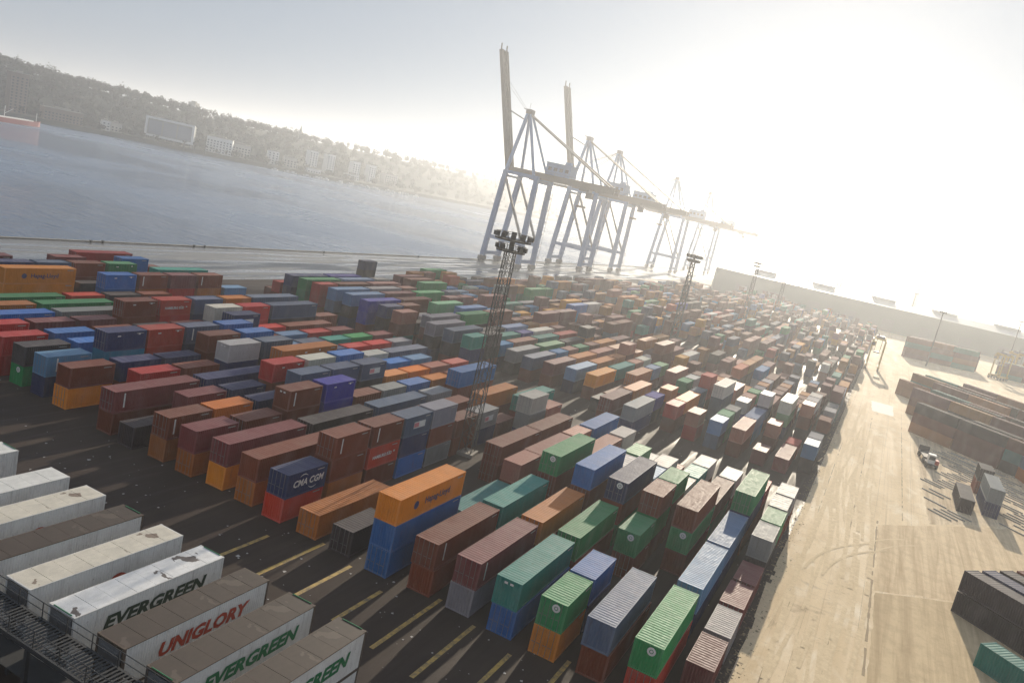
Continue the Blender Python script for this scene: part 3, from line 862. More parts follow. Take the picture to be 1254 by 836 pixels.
for key in (('A', 14, 95.7, 2), ('A', 10, 80.9, 2), ('A', 10, 101.0, 1), ('A', 20, 97.4, 2)):
    put(on_side, key, [("sign_panel", EMB['panel'], 0.3, 1.35)])
    if key in TEXTED:
        t, L, flip = TEXTED[key]
        s = -1 if flip else 1
        o = link("sign_panel", EMB['panel_pink'], t); o.location = (s * -0.4, -s * (CW / 2 - 0.008), 1.35); o.rotation_euler = (math.pi / 2, 0, math.pi if flip else 0)
for key in (('A', 3, 59.7, 1), ('A', 1, 59.7, 1), ('A', 3, 79.9, 1), ('A', 2, 86.1, 1), ('A', 4, 86.8, 2), ('A', 6, 87.5, 2), ('A', 20, 63.3, 0)):
    put(on_end, key, [("emblem", EMB['ring'], 0.3, 2.0), ("emblem", EMB['dot'], 0.3, 2.0)])
for key in (('A', 4, 59.9, 1), ('A', 13, 75.3, 2), ('A', 17, 83.2, 2)):
    put(on_end, key, [("marking_strip", EMB['mk'], -0.25, 2.2), ("marking_strip", EMB['mk'], 0.3, 2.2)])
for key, u in ((('A', 10, 67.6, 2), -1.9), (('A', 10, 74.4, 2), -1.9), (('A', 14, 61.6, 1), -2.2), (('A', 13, 75.3, 2), -2.0), (('A', 19, 84.0, 2), -1.9), (('A', 19, 63.1, 1), -1.6), (('A', 26, 101.7, 2), -2.3), (('A', 26, 115.2, 2), -2.2), (('A', 16, 62.0, 1), -4.8), (('A', 6, 60.3, 1), -4.6), (('A', 5, 60.2, 1), -4.8)):
    put(on_side, key, [("marking_strip", EMB['strip'], u, 1.45)])
for key in (('A', 13, 82.2, 2), ('A', 22, 85.0, 2), ('A', 19, 77.4, 2), ('A', 19, 71.0, 2), ('A', 26, 94.8, 2), ('A', 28, 102.0, 2), ('A', 16, 89.0, 2), ('A', 15, 82.2, 2)):
    put(on_side, key, [("marking_strip", EMB['strip_s'], -1.2, 2.0), ("marking_strip", EMB['mk'], 1.9, 2.15)])

# ------------------------------------------------------------------ reefer rack: white refrigerated boxes two high beside a steel walkway
RH = 2.896
RY = [65.4, 58.75, 54.3, 49.8, 45.45, 41.0, 36.6, 32.15, 27.75]
RX0 = 31.55
RL = 12.19
rm = container_meshes(RL, RH)
side = MB()
corr(side, 58, -RL / 2 + 0.16, RL / 2 - 0.16, 0, 0.02, lambda x, d: ((x, -CW / 2 + 0.03 + d, 0.15), (x, -CW / 2 + 0.03 + d, RH - 0.07)))
rroof = MB()
for i in range(8):
    a = -RL / 2 + 0.1 + i * (RL - 0.2) / 8; b = a + (RL - 0.2) / 8
    rroof.box(a + 0.012, b - 0.012, -CW / 2 + 0.06, CW / 2 - 0.06, RH - 0.05, RH - 0.012 + 0.006 * (i % 2), bottom=False)
RMESH = {'side_wall': side.mesh("side_wall", M['reefer_white'], recalc=False), 'end_wall': rm['end_wall'].mesh("end_wall", M['reefer_white'], recalc=False),
         'frame': rm['frame'].mesh("frame", M['reefer_white']), 'frame_dark': rm['frame'].mesh("frame", plain("brown_rail_paint", (0.10, 0.07, 0.05), 0.7)),
         'door': rm['door'].mesh("door", M['reefer_white']), 'locking_bar': rm['locking_bar'].mesh("locking_bar", M['steel'])}
RROOF = {k: rroof.mesh("roof", M[k]) for k in ('roof_white', 'roof_cream', 'roof_clean', 'roof_brown')}
hd = MB(); hd.box(-0.03, 0.03, -0.85, 0.85, 0, 0.13)
RMESH['header'] = hd.mesh("end_rail", M['green_mark'])
unit = MB()
unit.box(-RL / 2 - 0.02, -RL / 2 + 0.03, -0.98, 0.98, 0.25, RH - 0.25)
unit.box(-RL / 2 - 0.05, -RL / 2 - 0.022, -0.75, 0.75, 1.5, 2.4)
for s in (-0.4, 0.4):
    unit.cyl((-RL / 2 - 0.08, s, 1.95), (-RL / 2 - 0.052, s, 1.95), 0.3, 12)
RMESH['unit'] = unit.mesh("cooling_unit", M['steel'])
LET = {'ever': text_mesh("EVERGREEN", 1.3, M['green_mark'], 0.25, 0.06, 1.2), 'uni': text_mesh("UNIGLORY", 1.3, M['red_mark'], 0.25, 0.06, 1.15)}
LET['blk'] = text_mesh("EVERGREEN", 1.3, plain("dark_green_decal", (0.012, 0.035, 0.018), 0.5), 0.25, 0.06, 1.2)
redarc = ring(0.0, 0.85, 18).mesh("emblem", M['red_mark'], recalc=False)
reef = [('roof_clean', True, None, "clean white reefer with green end rail, last of its row beyond the others"),
        ('roof_clean', False, None, "white reefer with clean bright roof, second from the green-railed row end"),
        ('roof_cream', False, 'red', "white reefer with rust-speckled roof between a clean white and a brown-roofed one"),
        ('roof_brown', True, None, "dark brown-roofed reefer with green end rail between two cream-roofed ones"),
        ('roof_cream', False, 'red', "cream reefer with torn roof panel and red emblem, beside a white-roofed one"),
        ('roof_white', True, 'blk', "bright white reefer with peeling rust patches and dark lettered side"),
        ('roof_brown', False, 'uni', "brown-roofed reefer with red lettering along its white side"),
        ('roof_brown', True, 'ever', "brown-roofed reefer with whole green lettering, beside the red-lettered one"),
        ('roof_brown', True, 'ever', "brown-roofed reefer at the walkway's open end, green lettering on its side")]
for i, (roof, green, let, lab) in enumerate(reef):
    for z in (0, 1):
        t = thing("refrigerated_container", lab if z else f"white reefer on the ground under the {['clean end', 'second clean', 'rust-speckled', 'dark brown', 'torn cream', 'peeling white', 'red-lettered', 'green-lettered', 'walkway-end'][i]} one", "container",
                  (RX0 + RL / 2 + random.uniform(-0.08, 0.08), RY[i] - CW / 2 + random.uniform(-0.05, 0.05), 0.006 + z * (RH + 0.002)), 0, "white reefers in the rack by the walkway")
        link("frame", RMESH['frame_dark' if roof == 'roof_brown' else 'frame'], t)
        link("side_wall", RMESH['side_wall'], t); link("side_wall", RMESH['side_wall'], t, rz=math.pi)
        link("roof", RROOF[roof], t)
        link("end_wall", RMESH['end_wall'], t)
        link("cooling_unit", RMESH['unit'], t)
        if green:
            for s in (-1, 1):
                link("end_rail", RMESH['header'], t, loc=(s * (RL / 2 - 0.06), 0.0, RH - 0.09))
        if let in LET:
            o = link("lettering", LET[let], t, loc=(0.2, -CW / 2 + 0.012, RH / 2 + 0.05)); o.rotation_euler = (math.pi / 2, 0, 0)
        elif let == 'red':
            o = link("emblem", redarc, t, loc=(0.6, -CW / 2 + 0.012, 0.85)); o.rotation_euler = (math.pi / 2, 0, 0)

wk = thing("reefer_walkway", "dark steel grating walkway with handrail along the ends of the white reefers", "walkway", (30.2, 44, 0))
GX0, GX1, GZ = -1.35, 0.75, 5.15
GY0, GY1 = -24.0, 22.0
mb = MB()
for x in (GX0, GX1):
    mb.box(x - 0.08, x + 0.08, GY0, GY1, GZ - 0.32, GZ - 0.02)
part("beam", mb, M['steel_dark'], wk)
sl = MB(); sl.box(GX0 + 0.085, GX1 - 0.085, -0.07, 0.07, 0, 0.045)
slm = sl.mesh("slat", M['steel_dark'])
n = 0
y = GY0 + 0.2
while y < GY1:
    link("slat", slm, wk, loc=(0, y, GZ - 0.05 + random.uniform(-0.006, 0.006)))
    y += 0.31
pm = MB(); pm.cyl((0, 0, 0), (0, 0, 1.1), 0.035, 6)
pmm = pm.mesh("handrail_post", M['steel_dark'])
y = GY0
while y < GY1:
    for x in (GX0, GX1):
        link("handrail_post", pmm, wk, loc=(x, y, GZ - 0.02))
    y += 2.3
for x in (GX0, GX1):
    for z in (0.55, 1.08):
        mb = MB(); mb.cyl((x, GY0, GZ + z - 0.02), (x, GY1, GZ + z - 0.02), 0.03, 6)
        part("handrail", mb, M['steel_dark'], wk)
cm = MB(); cm.box(-0.12, 0.12, -0.12, 0.12, 0, GZ - 0.32)
cmm = cm.mesh("column", M['steel_dark'])
y = GY0 + 1
while y < GY1:
    for x in (GX0, GX1):
        link("column", cmm, wk, loc=(x, y, 0.004))
    y += 4.45
mb = MB()
for k in range(10):
    y = GY0 + 1 + 4.45 * k
    mb.beam((GX0, y, 2.5), (GX1, y, 2.5), 0.12); 
mb.box(GX0 + 0.2, GX1 - 0.2, GY0 + 0.3, GY1 - 0.3, 2.56, 2.6)
part("lower_deck", mb, M['steel_dark'], wk)

# ------------------------------------------------------------------ paint on the asphalt, litter
lane = MB()
yl = NT("worn_yellow_line")
f = yl.noise(yl.pos(), 1.3, 6, 0.75)
yl.l(yl.mix(yl.ramp(f, [(0.42, 0.0), (0.62, 0.85)]), (0.46, 0.30, 0.07), (0.09, 0.075, 0.06)), yl.b.inputs["Base Color"])
yl.b.inputs["Roughness"].default_value = 0.6
for i in range(1, 10):
    yy = (ROWY[i] + (ROWY[i + 1] - CW)) / 2
    mb = MB(); mb.quad((49.5 + 0.8 * (i % 4), yy - 0.2, 0.009), (58.0 + 1.5 * (i % 3), yy - 0.2, 0.009), (58.0 + 1.5 * (i % 3), yy + 0.2, 0.009), (49.5 + 0.8 * (i % 4), yy + 0.2, 0.009))
    tag(link("lane_line", mb.mesh("lane_line", yl.m, recalc=False)), kind="structure")
lit = MB()
for k in range(520):
    x, y = random.uniform(44.5, 60), random.uniform(5, 105)
    if random.random() < 0.6:
        x = random.uniform(60, 145); y = random.choice(ROWY[:22]) + random.uniform(0.1, 1.7)
    s = abs(random.gauss(0.0, 0.07)) + 0.03
    a = random.uniform(0, 3)
    dx, dy = s * math.cos(a), s * math.sin(a)
    z = random.uniform(0.02, 0.06)
    lit.quad((x - dx, y - dy, 0.012), (x + dy, y - dx, 0.012 + z), (x + dx, y + dy, 0.013), (x - dy, y + dx, 0.012 + z * 0.6))
tag(link("litter", lit.mesh("litter", plain("pale_scrap", (0.42, 0.40, 0.38), 0.8))), "pale scraps of rubbish scattered on the asphalt", "litter", kind="stuff")
rub = MB()
for k in range(2600):
    x = random.uniform(52, 330); y = 3.3 + random.gauss(0.25, 0.5)
    s = abs(random.gauss(0.05, 0.05)) + 0.025
    if random.random() < 0.04: s *= 2.2
    h = s * random.uniform(0.3, 0.7)
    p = [(x + s * math.cos(q + random.uniform(-.4, .4)), y + s * math.sin(q + random.uniform(-.4, .4)), 0.005) for q in (0.2, 1.8, 3.3, 4.9)]
    ap = (x + random.uniform(-.3, .3) * s, y + random.uniform(-.3, .3) * s, h)
    for a, b in zip(p, p[1:] + p[:1]):
        rub.tri(a, b, ap)
tag(link("rubble", rub.mesh("rubble", plain("broken_kerb_stone", (0.36, 0.28, 0.17), 0.9, 0, 0.5, 0.8))), "broken stones and dirt along the edge of the sandy road", "rubble", kind="stuff")

# ------------------------------------------------------------------ floodlight masts
def lattice(mb, h, w0, w1, n, t, t2):
    def cor(z):
        w = w0 + (w1 - w0) * z / h
        return [Vector((sx * w / 2, sy * w / 2, z)) for sx, sy in ((-1, -1), (1, -1), (1, 1), (-1, 1))]
    zs = [h * (1 - (1 - i / n) ** 1.15) for i in range(n + 1)]
    for i in range(n):
        a, b = cor(zs[i]), cor(zs[i + 1])
        for k in range(4):
            k2 = (k + 1) % 4
            mb.beam(a[k], b[k2], t2); mb.beam(a[k2], b[k], t2); mb.beam(b[k], b[k2], t2)
    return cor
def make_mast(loc, h, w0, label, simple=False):
    t = thing("floodlight_mast", label, "light mast", loc, random.uniform(0, 0.5), "lattice floodlight masts in the yard")
    w1 = 1.25
    lb = MB(); cor = lattice(lb, h, w0, w1, 12 if not simple else 8, 0, 0.06 if not simple else 0.17)
    a, b = cor(0), cor(h)
    lg = MB(); lg.beam((0, 0, 0), b[0] - a[0], 0.17)
    lgm = None
    for k in range(4):
        lg = MB(); lg.beam(a[k], b[k], 0.12 if not simple else 0.26)
        part("leg", lg, M['steel_dark'], t)
    part("bracing", lb, M['steel_dark'], t)
    ft = MB(); ft.box(-w0 / 2 - 0.4, w0 / 2 + 0.4, -w0 / 2 - 0.4, w0 / 2 + 0.4, 0.006, 0.5); part("footing", ft, M['concrete'], t)
    ld = MB()
    ld.beam((0.25, w1 * 0.1, 0.5), (0.25, w1 * 0.1, h), 0.06); ld.beam((-0.25, w1 * 0.1, 0.5), (-0.25, w1 * 0.1, h), 0.06)
    for k in range(int(h / 0.9)):
        ld.beam((-0.25, w1 * 0.1, 0.9 * k + 0.6), (0.25, w1 * 0.1, 0.9 * k + 0.6), 0.05)
    part("ladder", ld, M['steel_dark'], t)
    pl = MB()
    for z in (h, h + 1.5):
        R = 1.9 if z == h else 2.4
        for k in range(10):
            p = 2 * math.pi * k / 10; q = 2 * math.pi * (k + 1) / 10
            P0, P1 = Vector((R * math.cos(p), R * math.sin(p), z)), Vector((R * math.cos(q), R * math.sin(q), z))
            pl.beam(P0, P1, 0.16, 0.2)
            pl.beam(P0 + Vector((0, 0, 0.9)), P1 + Vector((0, 0, 0.9)), 0.06)
            pl.beam(P0, P0 + Vector((0, 0, 0.9)), 0.06)
            if k % 2 == 0:
                pl.beam(P0, (0.5 * math.cos(p), 0.5 * math.sin(p), z), 0.14)
        pl.cyl((0, 0, z - 0.05), (0, 0, z + 0.05), R * 0.62, 12)
    pl.cyl((0, 0, h), (0, 0, h + 2.6), 0.35, 8)
    part("platform", pl, M['steel_dark'], t)
    q_ = 1.0 if not simple else 1.35
    fl = MB(); fl.box(-0.1, 0.28 * q_, -0.3 * q_, 0.3 * q_, -0.28 * q_, 0.28 * q_); fl.beam((-0.25, 0, -0.35), (-0.1, 0, 0), 0.07)
    fm = fl.mesh("floodlight", M['steel_dark'])
    for z, R, nn in ((h + 0.5, 1.95, 10), (h + 2.05, 2.45, 12)):
        for k in range(nn):
            a_ = 2 * math.pi * (k + 0.5) / nn
            link("floodlight", fm, t, loc=(R * math.cos(a_), R * math.sin(a_), z), rz=a_)
    return t
make_mast((97.6, 46.6, 0), 29.0, 1.9, "tall lattice floodlight mast rising out of the reefer-side container block")
make_mast((266, 61, 0), 27.2, 2.3, "lattice floodlight mast in the gap between middle and mast-side blocks", True)
make_mast((406, 62, 0), 27.0, 2.3, "lattice floodlight mast beyond the mast-side block, second of the straight line", True)
make_mast((507, 60, 0), 27.0, 2.3, "lattice floodlight mast third in line, paled by haze", True)
make_mast((612, 62, 0), 27.0, 2.3, "lattice floodlight mast fourth in line, in front of the long shed", True)
make_mast((720, 66, 0), 27.0, 2.3, "lattice floodlight mast last in line, almost lost in haze behind the shed", True)
def make_pole(loc, h, label):
    t = thing("light_pole", label, "light pole", loc, 0, "slender light poles beyond the road")
    mb = MB(); mb.cyl((0, 0, 0), (0, 0, h), 0.38, 8, r1=0.2); part("shaft", mb, M['steel_dark'], t)
    mb = MB(); mb.box(-0.5, 0.5, -0.5, 0.5, 0, 0.4); part("footing", mb, M['concrete'], t)
    mb = MB(); mb.box(-0.25, 0.25, -1.5, 1.5, h - 0.1, h + 0.15); part("crossbar", mb, M['steel_dark'], t)
    fl = MB(); fl.box(-0.25, 0.25, -0.28, 0.28, 0.1, 0.62)
    fm = fl.mesh("floodlight", M['steel_dark'])
    for k in range(4):
        link("floodlight", fm, t, loc=(0, -1.2 + 0.8 * k, h))
make_pole((424, -22, 0), 26, "dark slender light pole behind the slanted rows of stacked boxes")
make_pole((632, -13, 0), 29, "pale slender light pole where the sandy road ends")
make_pole((552, -69, 0), 28, "slender light pole beside the farther straddle carriers")

# ------------------------------------------------------------------ ship-to-shore cranes
def make_crane(xc, boom_up, label, top=75.0):
    t = thing("quay_crane", label, "crane", (xc, 0, 0), 0, "ship-to-shore cranes along the quay")
    SY0, SY1, LY = 185.0, 182.0, 165.0
    G = 46.0
    W = 8.5
    for s in (-1, 1):
        mb = MB(); mb.beam((s * W, SY0, 3.0), (s * W, SY1, G), 2.3, 1.9, up=(1, 0, 0)); lg = part("leg", mb, M['crane_blue'], t)
        mb = MB(); mb.box(s * W - 3.4, s * W + 3.4, SY0 - 0.7, SY0 + 0.7, 0.9, 2.8)
        for q in (-2.6, -1.3, 1.3, 2.6):
            mb.cyl((s * W + q, SY0 - 0.3, 0.52), (s * W + q, SY0 + 0.3, 0.52), 0.5, 10)
        part("bogie", mb, M['crane_grey'], lg)
        mb = MB(); mb.beam((s * W, LY, 3.0), (s * W, LY, G), 2.3, 1.9, up=(1, 0, 0)); lg = part("leg", mb, M['crane_blue'], t)
        mb = MB(); mb.box(s * W - 3.4, s * W + 3.4, LY - 0.7, LY + 0.7, 0.9, 2.8)
        for q in (-2.6, -1.3, 1.3, 2.6):
            mb.cyl((s * W + q, LY - 0.3, 0.52), (s * W + q, LY + 0.3, 0.52), 0.5, 10)
        part("bogie", mb, M['crane_grey'], lg)
        mb = MB(); mb.beam((s * W, SY0 - 1, 13.0), (s * W, LY, 13.0), 1.3, 1.8); part("portal_beam", mb, M['crane_blue'], t)
        mb = MB(); mb.beam((s * W, SY1, G - 2.5), (s * W, LY + 1, 14.5), 1.0); part("diagonal_brace", mb, M['crane_grey'], t)
        mb = MB(); mb.beam((s * W, SY1, G - 0.8), (s * W, LY, G - 0.8), 1.3, 1.6); part("upper_beam", mb, M['crane_blue'], t)
        mb = MB()
        mb.beam((s * W, SY1, G), (s * 1.2, 180.5, top), 1.3); part("apex_leg", mb, M['crane_blue'], t)
        mb = MB(); mb.beam((s * W, LY + 2, G), (s * 1.2, 179.5, top), 1.05); part("apex_leg", mb, M['crane_blue'], t)
        mb = MB(); mb.beam((s * 1.2, 179.5, top - 0.6), (s * 3.4, 130, G + 2.0), 0.75); part("backstay", mb, M['crane_grey'], t)
        mb = MB(); mb.beam((s * 3.4, 183.5, G + 0.6), (s * 3.4, 127, G + 0.6), 1.3, 3.2); part("girder", mb, M['crane_sand'], t)
    for yy in (SY1, LY):
        mb = MB(); mb.beam((-W, yy, G - 2.6), (W, yy, G - 2.6), 1.2, 1.6, up=(0, 1, 0)); part("cross_beam", mb, M['crane_blue'], t)
    for yy in (SY0 - 0.2, LY):
        mb = MB(); mb.beam((-W, yy, 4.4), (W, yy, 4.4), 1.1, 1.6, up=(0, 0, 1)); part("sill_beam", mb, M['crane_blue'], t)
    mb = MB()
    for k in range(10):
        mb.beam((-3.4, 128 + 6 * k, G + 0.4), (3.4, 128 + 6 * k, G + 0.4), 0.5)
    for s in (-1, 1):
        for k in range(11):
            mb.beam((s * 4.5, 127 + 5.2 * k, G + 1.9), (s * 4.5, 127 + 5.2 * k, G + 3.0), 0.1)
        mb.beam((s * 4.5, 127, G + 3.0), (s * 4.5, 182, G + 3.0), 0.1)
        mb.box(s * 4.0 - 0.5, s * 4.0 + 0.5, 127, 182, G + 1.82, G + 1.9)
    part("girder_ties", mb, M['crane_grey'], t)
    mb = MB(); mb.box(-4.2, 4.2, 150.5, 163.5, G + 2.0, G + 7.6); mb.box(-4.6, 4.6, 150.0, 164.0, G + 7.6, G + 8.0)
    mb.box(-2, 0.5, 152, 155, G + 8.0, G + 9.4)
    hs = part("machinery_house", mb, M['crane_blue'], t)
    mb = MB()
    for k in range(4):
        mb.box(-4.26, -4.2, 151.5 + 3 * k, 153.3 + 3 * k, G + 4.2, G + 5.8)
    part("window", mb, M['glass'], hs)
    mb = MB(); mb.box(-2.6, 2.6, 140, 145, G - 2.2, G - 0.9); mb.box(-1.6, 1.6, 138.5, 141.5, G - 5.2, G - 2.3); part("trolley_cab", mb, M['crane_grey'], t)
    mb = MB()
    for q in (-1.5, 1.5):
        for yy in (142, 144):
            mb.beam((q, yy, G - 2.2), (q, yy, G - 9), 0.12)
    mb.box(-3.2, 3.2, 141.8, 144.2, G - 10, G - 9); part("spreader", mb, M['crane_sand'], t)
    ap = MB(); ap.box(-2.2, 2.2, 178.6, 181.4, top - 0.6, top + 1.6); ap.beam((-1.5, 180, top + 1.6), (-1.5, 180, top + 4.5), 0.12); ap.beam((-2.6, 182.5, top + 1.5), (2.6, 182.5, top + 1.5), 0.3)
    part("apex_head", ap, M['crane_grey'], t)
    st = MB()
    for k in range(14):
        z0 = 4 + 3 * k; zz = z0 + 3
        st.beam((W + 1.6, LY - 1.5 if k % 2 else LY + 1.5, z0), (W + 1.6, LY + 1.5 if k % 2 else LY - 1.5, zz), 0.5, 0.12)
    st.beam((W + 1.6, LY - 1.8, 3), (W + 1.6, LY - 1.8, 46), 0.15); st.beam((W + 1.6, LY + 1.8, 3), (W + 1.6, LY + 1.8, 46), 0.15)
    part("stair_tower", st, M['crane_grey'], t)
    hinge = Vector((0, 184.5, G + 0.6))
    if boom_up:
        tip = Vector((0, 201.5, 102.0))
    else:
        tip = Vector((0, 238.0, G + 1.2))
    dv = tip - hinge
    bo = MB()
    for s in (-1, 1):
        off = Vector((s * 2.3, 0, 0))
        bo.beam(hinge + off, tip + off, 1.7, 2.4, up=(1, 0, 0))
    for k in range(11):
        q = hinge + dv * (k / 10.0)
        bo.beam(q + Vector((-2.9, 0, 0)), q + Vector((2.9, 0, 0)), 0.5)
        if k < 10:
            q2 = hinge + dv * ((k + 1) / 10.0)
            bo.beam(q + Vector((-2.9, 0, 0)), q2 + Vector((2.9, 0, 0)), 0.25)
    bo.beam(tip + Vector((-2.9, 0, 0)), tip + Vector((-2.9, 0.3, 3)), 0.5); bo.beam(tip + Vector((2.9, 0, 0)), tip + Vector((2.9, 0.3, 3)), 0.5)
    part("boom", bo, M['crane_sand'], t)
    fs = MB()
    for s in (-1, 1):
        a = Vector((s * 1.2, 181, top))
        if boom_up:
            fs.beam(a + Vector((0, 0, -4)), hinge + dv * 0.52 + Vector((s * 2.9, 0, 0)), 0.28)
            fs.beam(a, hinge + dv * 0.78 + Vector((s * 2.9, 0, 0)), 0.1)
        else:
            fs.beam(a, hinge + dv * 0.5 + Vector((s * 2.9, 0, 0.8)), 0.32)
            fs.beam(a, hinge + dv * 0.92 + Vector((s * 2.9, 0, 0.8)), 0.32)
    part("forestay", fs, M['crane_grey'], t)
    return t
make_crane(365, True, "blue-legged quay crane with its boom raised, first behind the river's open bank")
make_crane(449, True, "quay crane with raised boom, standing second along the quay")
make_crane(505, False, "third quay crane along the quay, its boom lowered over the water")
make_crane(655, False, "fourth quay crane along the quay, boom lowered, faded by haze")
make_crane(782, False, "last quay crane along the quay, boom lowered, palest in the haze")

# small boxes and bollards on the apron
bl = MB(); bl.cyl((0, 0, 0), (0, 0, 0.5), 0.28, 10, r1=0.22); bl.cyl((0, 0, 0.5), (0, 0, 0.75), 0.42, 10, r1=0.36)
blm = bl.mesh("mooring_bollard", M['steel_dark'])
for x_ in (142, 145.5, 176, 180, 236, 300):
    tag(link("mooring_bollard", blm, None, (x_, QUAY - 1.4, 0.006)), "dark iron mooring bollard on the quay edge", "bollard", "mooring bollards along the quay edge")

# ------------------------------------------------------------------ straddle carriers, tractor, loose boxes beyond the road
def make_straddle(loc, rz, label):
    t = thing("straddle_carrier", label, "straddle carrier", loc, rz, "straddle carriers in the yard")
    H, Wd, Ln = 11.6, 2.25, 4.0
    wh = MB(); wh.cyl((0, -0.25, 0.78), (0, 0.25, 0.78), 0.78, 14); whm = wh.mesh("wheel", M['rubber'])
    for sy in (-1, 1):
        mb = MB(); mb.box(-Ln - 0.5, Ln + 0.5, sy * Wd - 0.35, sy * Wd + 0.35, 1.3, 2.1); sb = part("sill_beam", mb, M['yellow_machine'], t)
        for k in range(4):
            link("wheel", whm, sb, loc=(-3.9 + 2.6 * k, sy * Wd, 0.006))
        for sx in (-1, 1):
            mb = MB(); mb.beam((sx * Ln * 0.82, sy * Wd, 2.1), (sx * Ln * 0.82, sy * Wd, H), 0.5, 0.55); part("column", mb, M['yellow_machine'], t)
        mb = MB(); mb.box(-Ln, Ln, sy * Wd - 0.28, sy * Wd + 0.28, H, H + 0.7); part("top_beam", mb, M['yellow_machine'], t)
    for sx in (-1, 1):
        mb = MB(); mb.box(sx * Ln * 0.82 - 0.3, sx * Ln * 0.82 + 0.3, -Wd, Wd, H + 0.7, H + 1.3); part("cross_beam", mb, M['yellow_machine'], t)
    mb = MB(); mb.box(-2.0, 2.0, -1.5, 1.5, H + 0.75, H + 2.1); mb.box(-1.8, -1.2, 0.6, 1.2, H + 2.1, H + 3.1); part("engine_house", mb, M['steel'], t)
    mb = MB(); mb.box(-4.4, -2.6, 1.2, 2.6, H - 2.0, H - 0.05); cb = part("cab", mb, M['yellow_machine'], t)
    mb = MB(); mb.box(-4.44, -4.405, 1.3, 2.5, H - 1.7, H - 0.5); part("window", mb, M['glass'], cb)
    mb = MB(); mb.box(-3.0, 3.0, -1.15, 1.15, 7.0, 7.4)
    for a in (-2.6, 2.6):
        for b in (-1.0, 1.0):
            mb.beam((a, b, 7.4), (a, b, H + 0.7), 0.1)
    part("spreader", mb, M['steel_dark'], t)
    return t
make_straddle((347, 0.2, 0), 0.02, "tall open-framed straddle carrier driving on the sandy road")
make_straddle((455, -55, 0), -0.6, "dim straddle carrier among the far stacks beyond the road")
make_straddle((500, -66, 0), 0.5, "straddle carrier farthest beyond the road, next to a light pole")
grp = "loose boxes standing on the sandy lot beyond the road"
build_container(2, 'k', (164.5, -20.9, 0.006), True, True, "lone dark long container standing on the ground of the sandy lot", grp, 0.0)
build_container(2, 'n', (167.6, -25.2, 0.006), False, True, "bottom dark box of the pair on the sandy lot", grp, 0.0)
build_container(2, 'gy', (167.8, -25.2, CH + 0.01), False, True, "grey-roofed box on top of the pair on the sandy lot", grp, 0.0)
build_container(1, 'br', (180.5, -25.0, 0.006), False, True, "brown box behind the stacked pair on the sandy lot, lower one", grp, 0.0)
build_container(1, 'k', (180.5, -25.0, CH + 0.01), False, True, "dark box behind the stacked pair on the sandy lot, upper one", grp, 0.0)
build_container(2, 'ob', (203, -37.0, 0.006), False, True, "lower box of the pair at the lot's outer edge", grp, 0.25)
build_container(2, 'gn', (203, -37.0, CH + 0.01), False, True, "upper slate box of the pair at the lot's outer edge", grp, 0.25)
# slanted stacks in the foreground beyond the road
DA = math.radians(229.5)
dl = Vector((math.cos(DA), math.sin(DA), 0)); ds = Vector((0.80, -0.60, 0))
ds = (ds - dl * ds.dot(dl)).normalized()
for i in range(6):
    for a in range(2):
        for z in (0, 1):
            p0 = Vector((107.4, -16.2, 0)) + ds * (3.3 * i + CW / 2) + dl * (a * 12.6 + LEN[2] / 2)
            cc = ['k', 'k', 'br', 'k', 'n', 'br'][(i + a) % 6] if z == 0 else ['k', 'n', 'k', 'br', 'k', 'n'][(i + 2 * a) % 6]
            build_container(2, cc, (p0.x, p0.y, 0.006 + z * (CH + 0.12)), False, True,
                            f"{COLS[cc][1]} box in {ORD[i]} slanted row beside road, {'road' if a == 0 else 'outer'} end, {'upper' if z else 'lower'} tier", "slanted rows of dark boxes beside the road", DA)
            if z == 0:
                pass
p0 = Vector((93.6, -17.6, 0)) + ds * (CW / 2) + dl * (LEN[2] / 2)
build_container(2, 'te', (p0.x, p0.y, 0.006), False, True, "lone dark green box with ribbed pale roof in front of the slanted dark rows", "slanted rows of dark boxes beside the road", DA)

tk = thing("yard_tractor", "small dirty yard tractor with trailer parked at the edge of the sandy lot", "tractor", (190.5, -16.3, 0), math.pi + 0.12)
mb = MB(); mb.box(-3.0, 3.0, -1.1, 1.1, 0.7, 1.1); part("chassis", mb, M['steel_dark'], tk)
mb = MB(); mb.box(1.1, 2.7, -1.05, 0.3, 1.1, 2.9); mb.box(1.0, 2.8, -1.1, 0.35, 2.9, 3.0); cb = part("cab", mb, M['white_wall'], tk)
mb = MB(); mb.box(2.705, 2.73, -0.95, 0.2, 1.9, 2.7); part("window", mb, M['glass'], cb)
mb = MB(); mb.box(1.1, 2.9, 0.4, 1.1, 1.1, 2.0); part("bonnet", mb, M['red_mark'], tk)
wh = MB(); wh.cyl((0, -0.2, 0.5), (0, 0.2, 0.5), 0.5, 12); whm = wh.mesh("wheel", M['rubber'])
for x_ in (-2.2, 2.0):
    for y_ in (-1.0, 1.0):
        link("wheel", whm, tk, loc=(x_, y_, 0.004))
mb = MB(); mb.box(-9.5, -1.6, -1.15, 1.15, 1.12, 1.4); mb.box(-9.4, -9.3, -1.1, 1.1, 1.4, 2.4)
tr = part("trailer", mb, M['steel_dark'], tk)
for x_ in (-8.4, -7.2):
    for y_ in (-1.0, 1.0):
        link("wheel", whm, tr, loc=(x_, y_, 0.1))
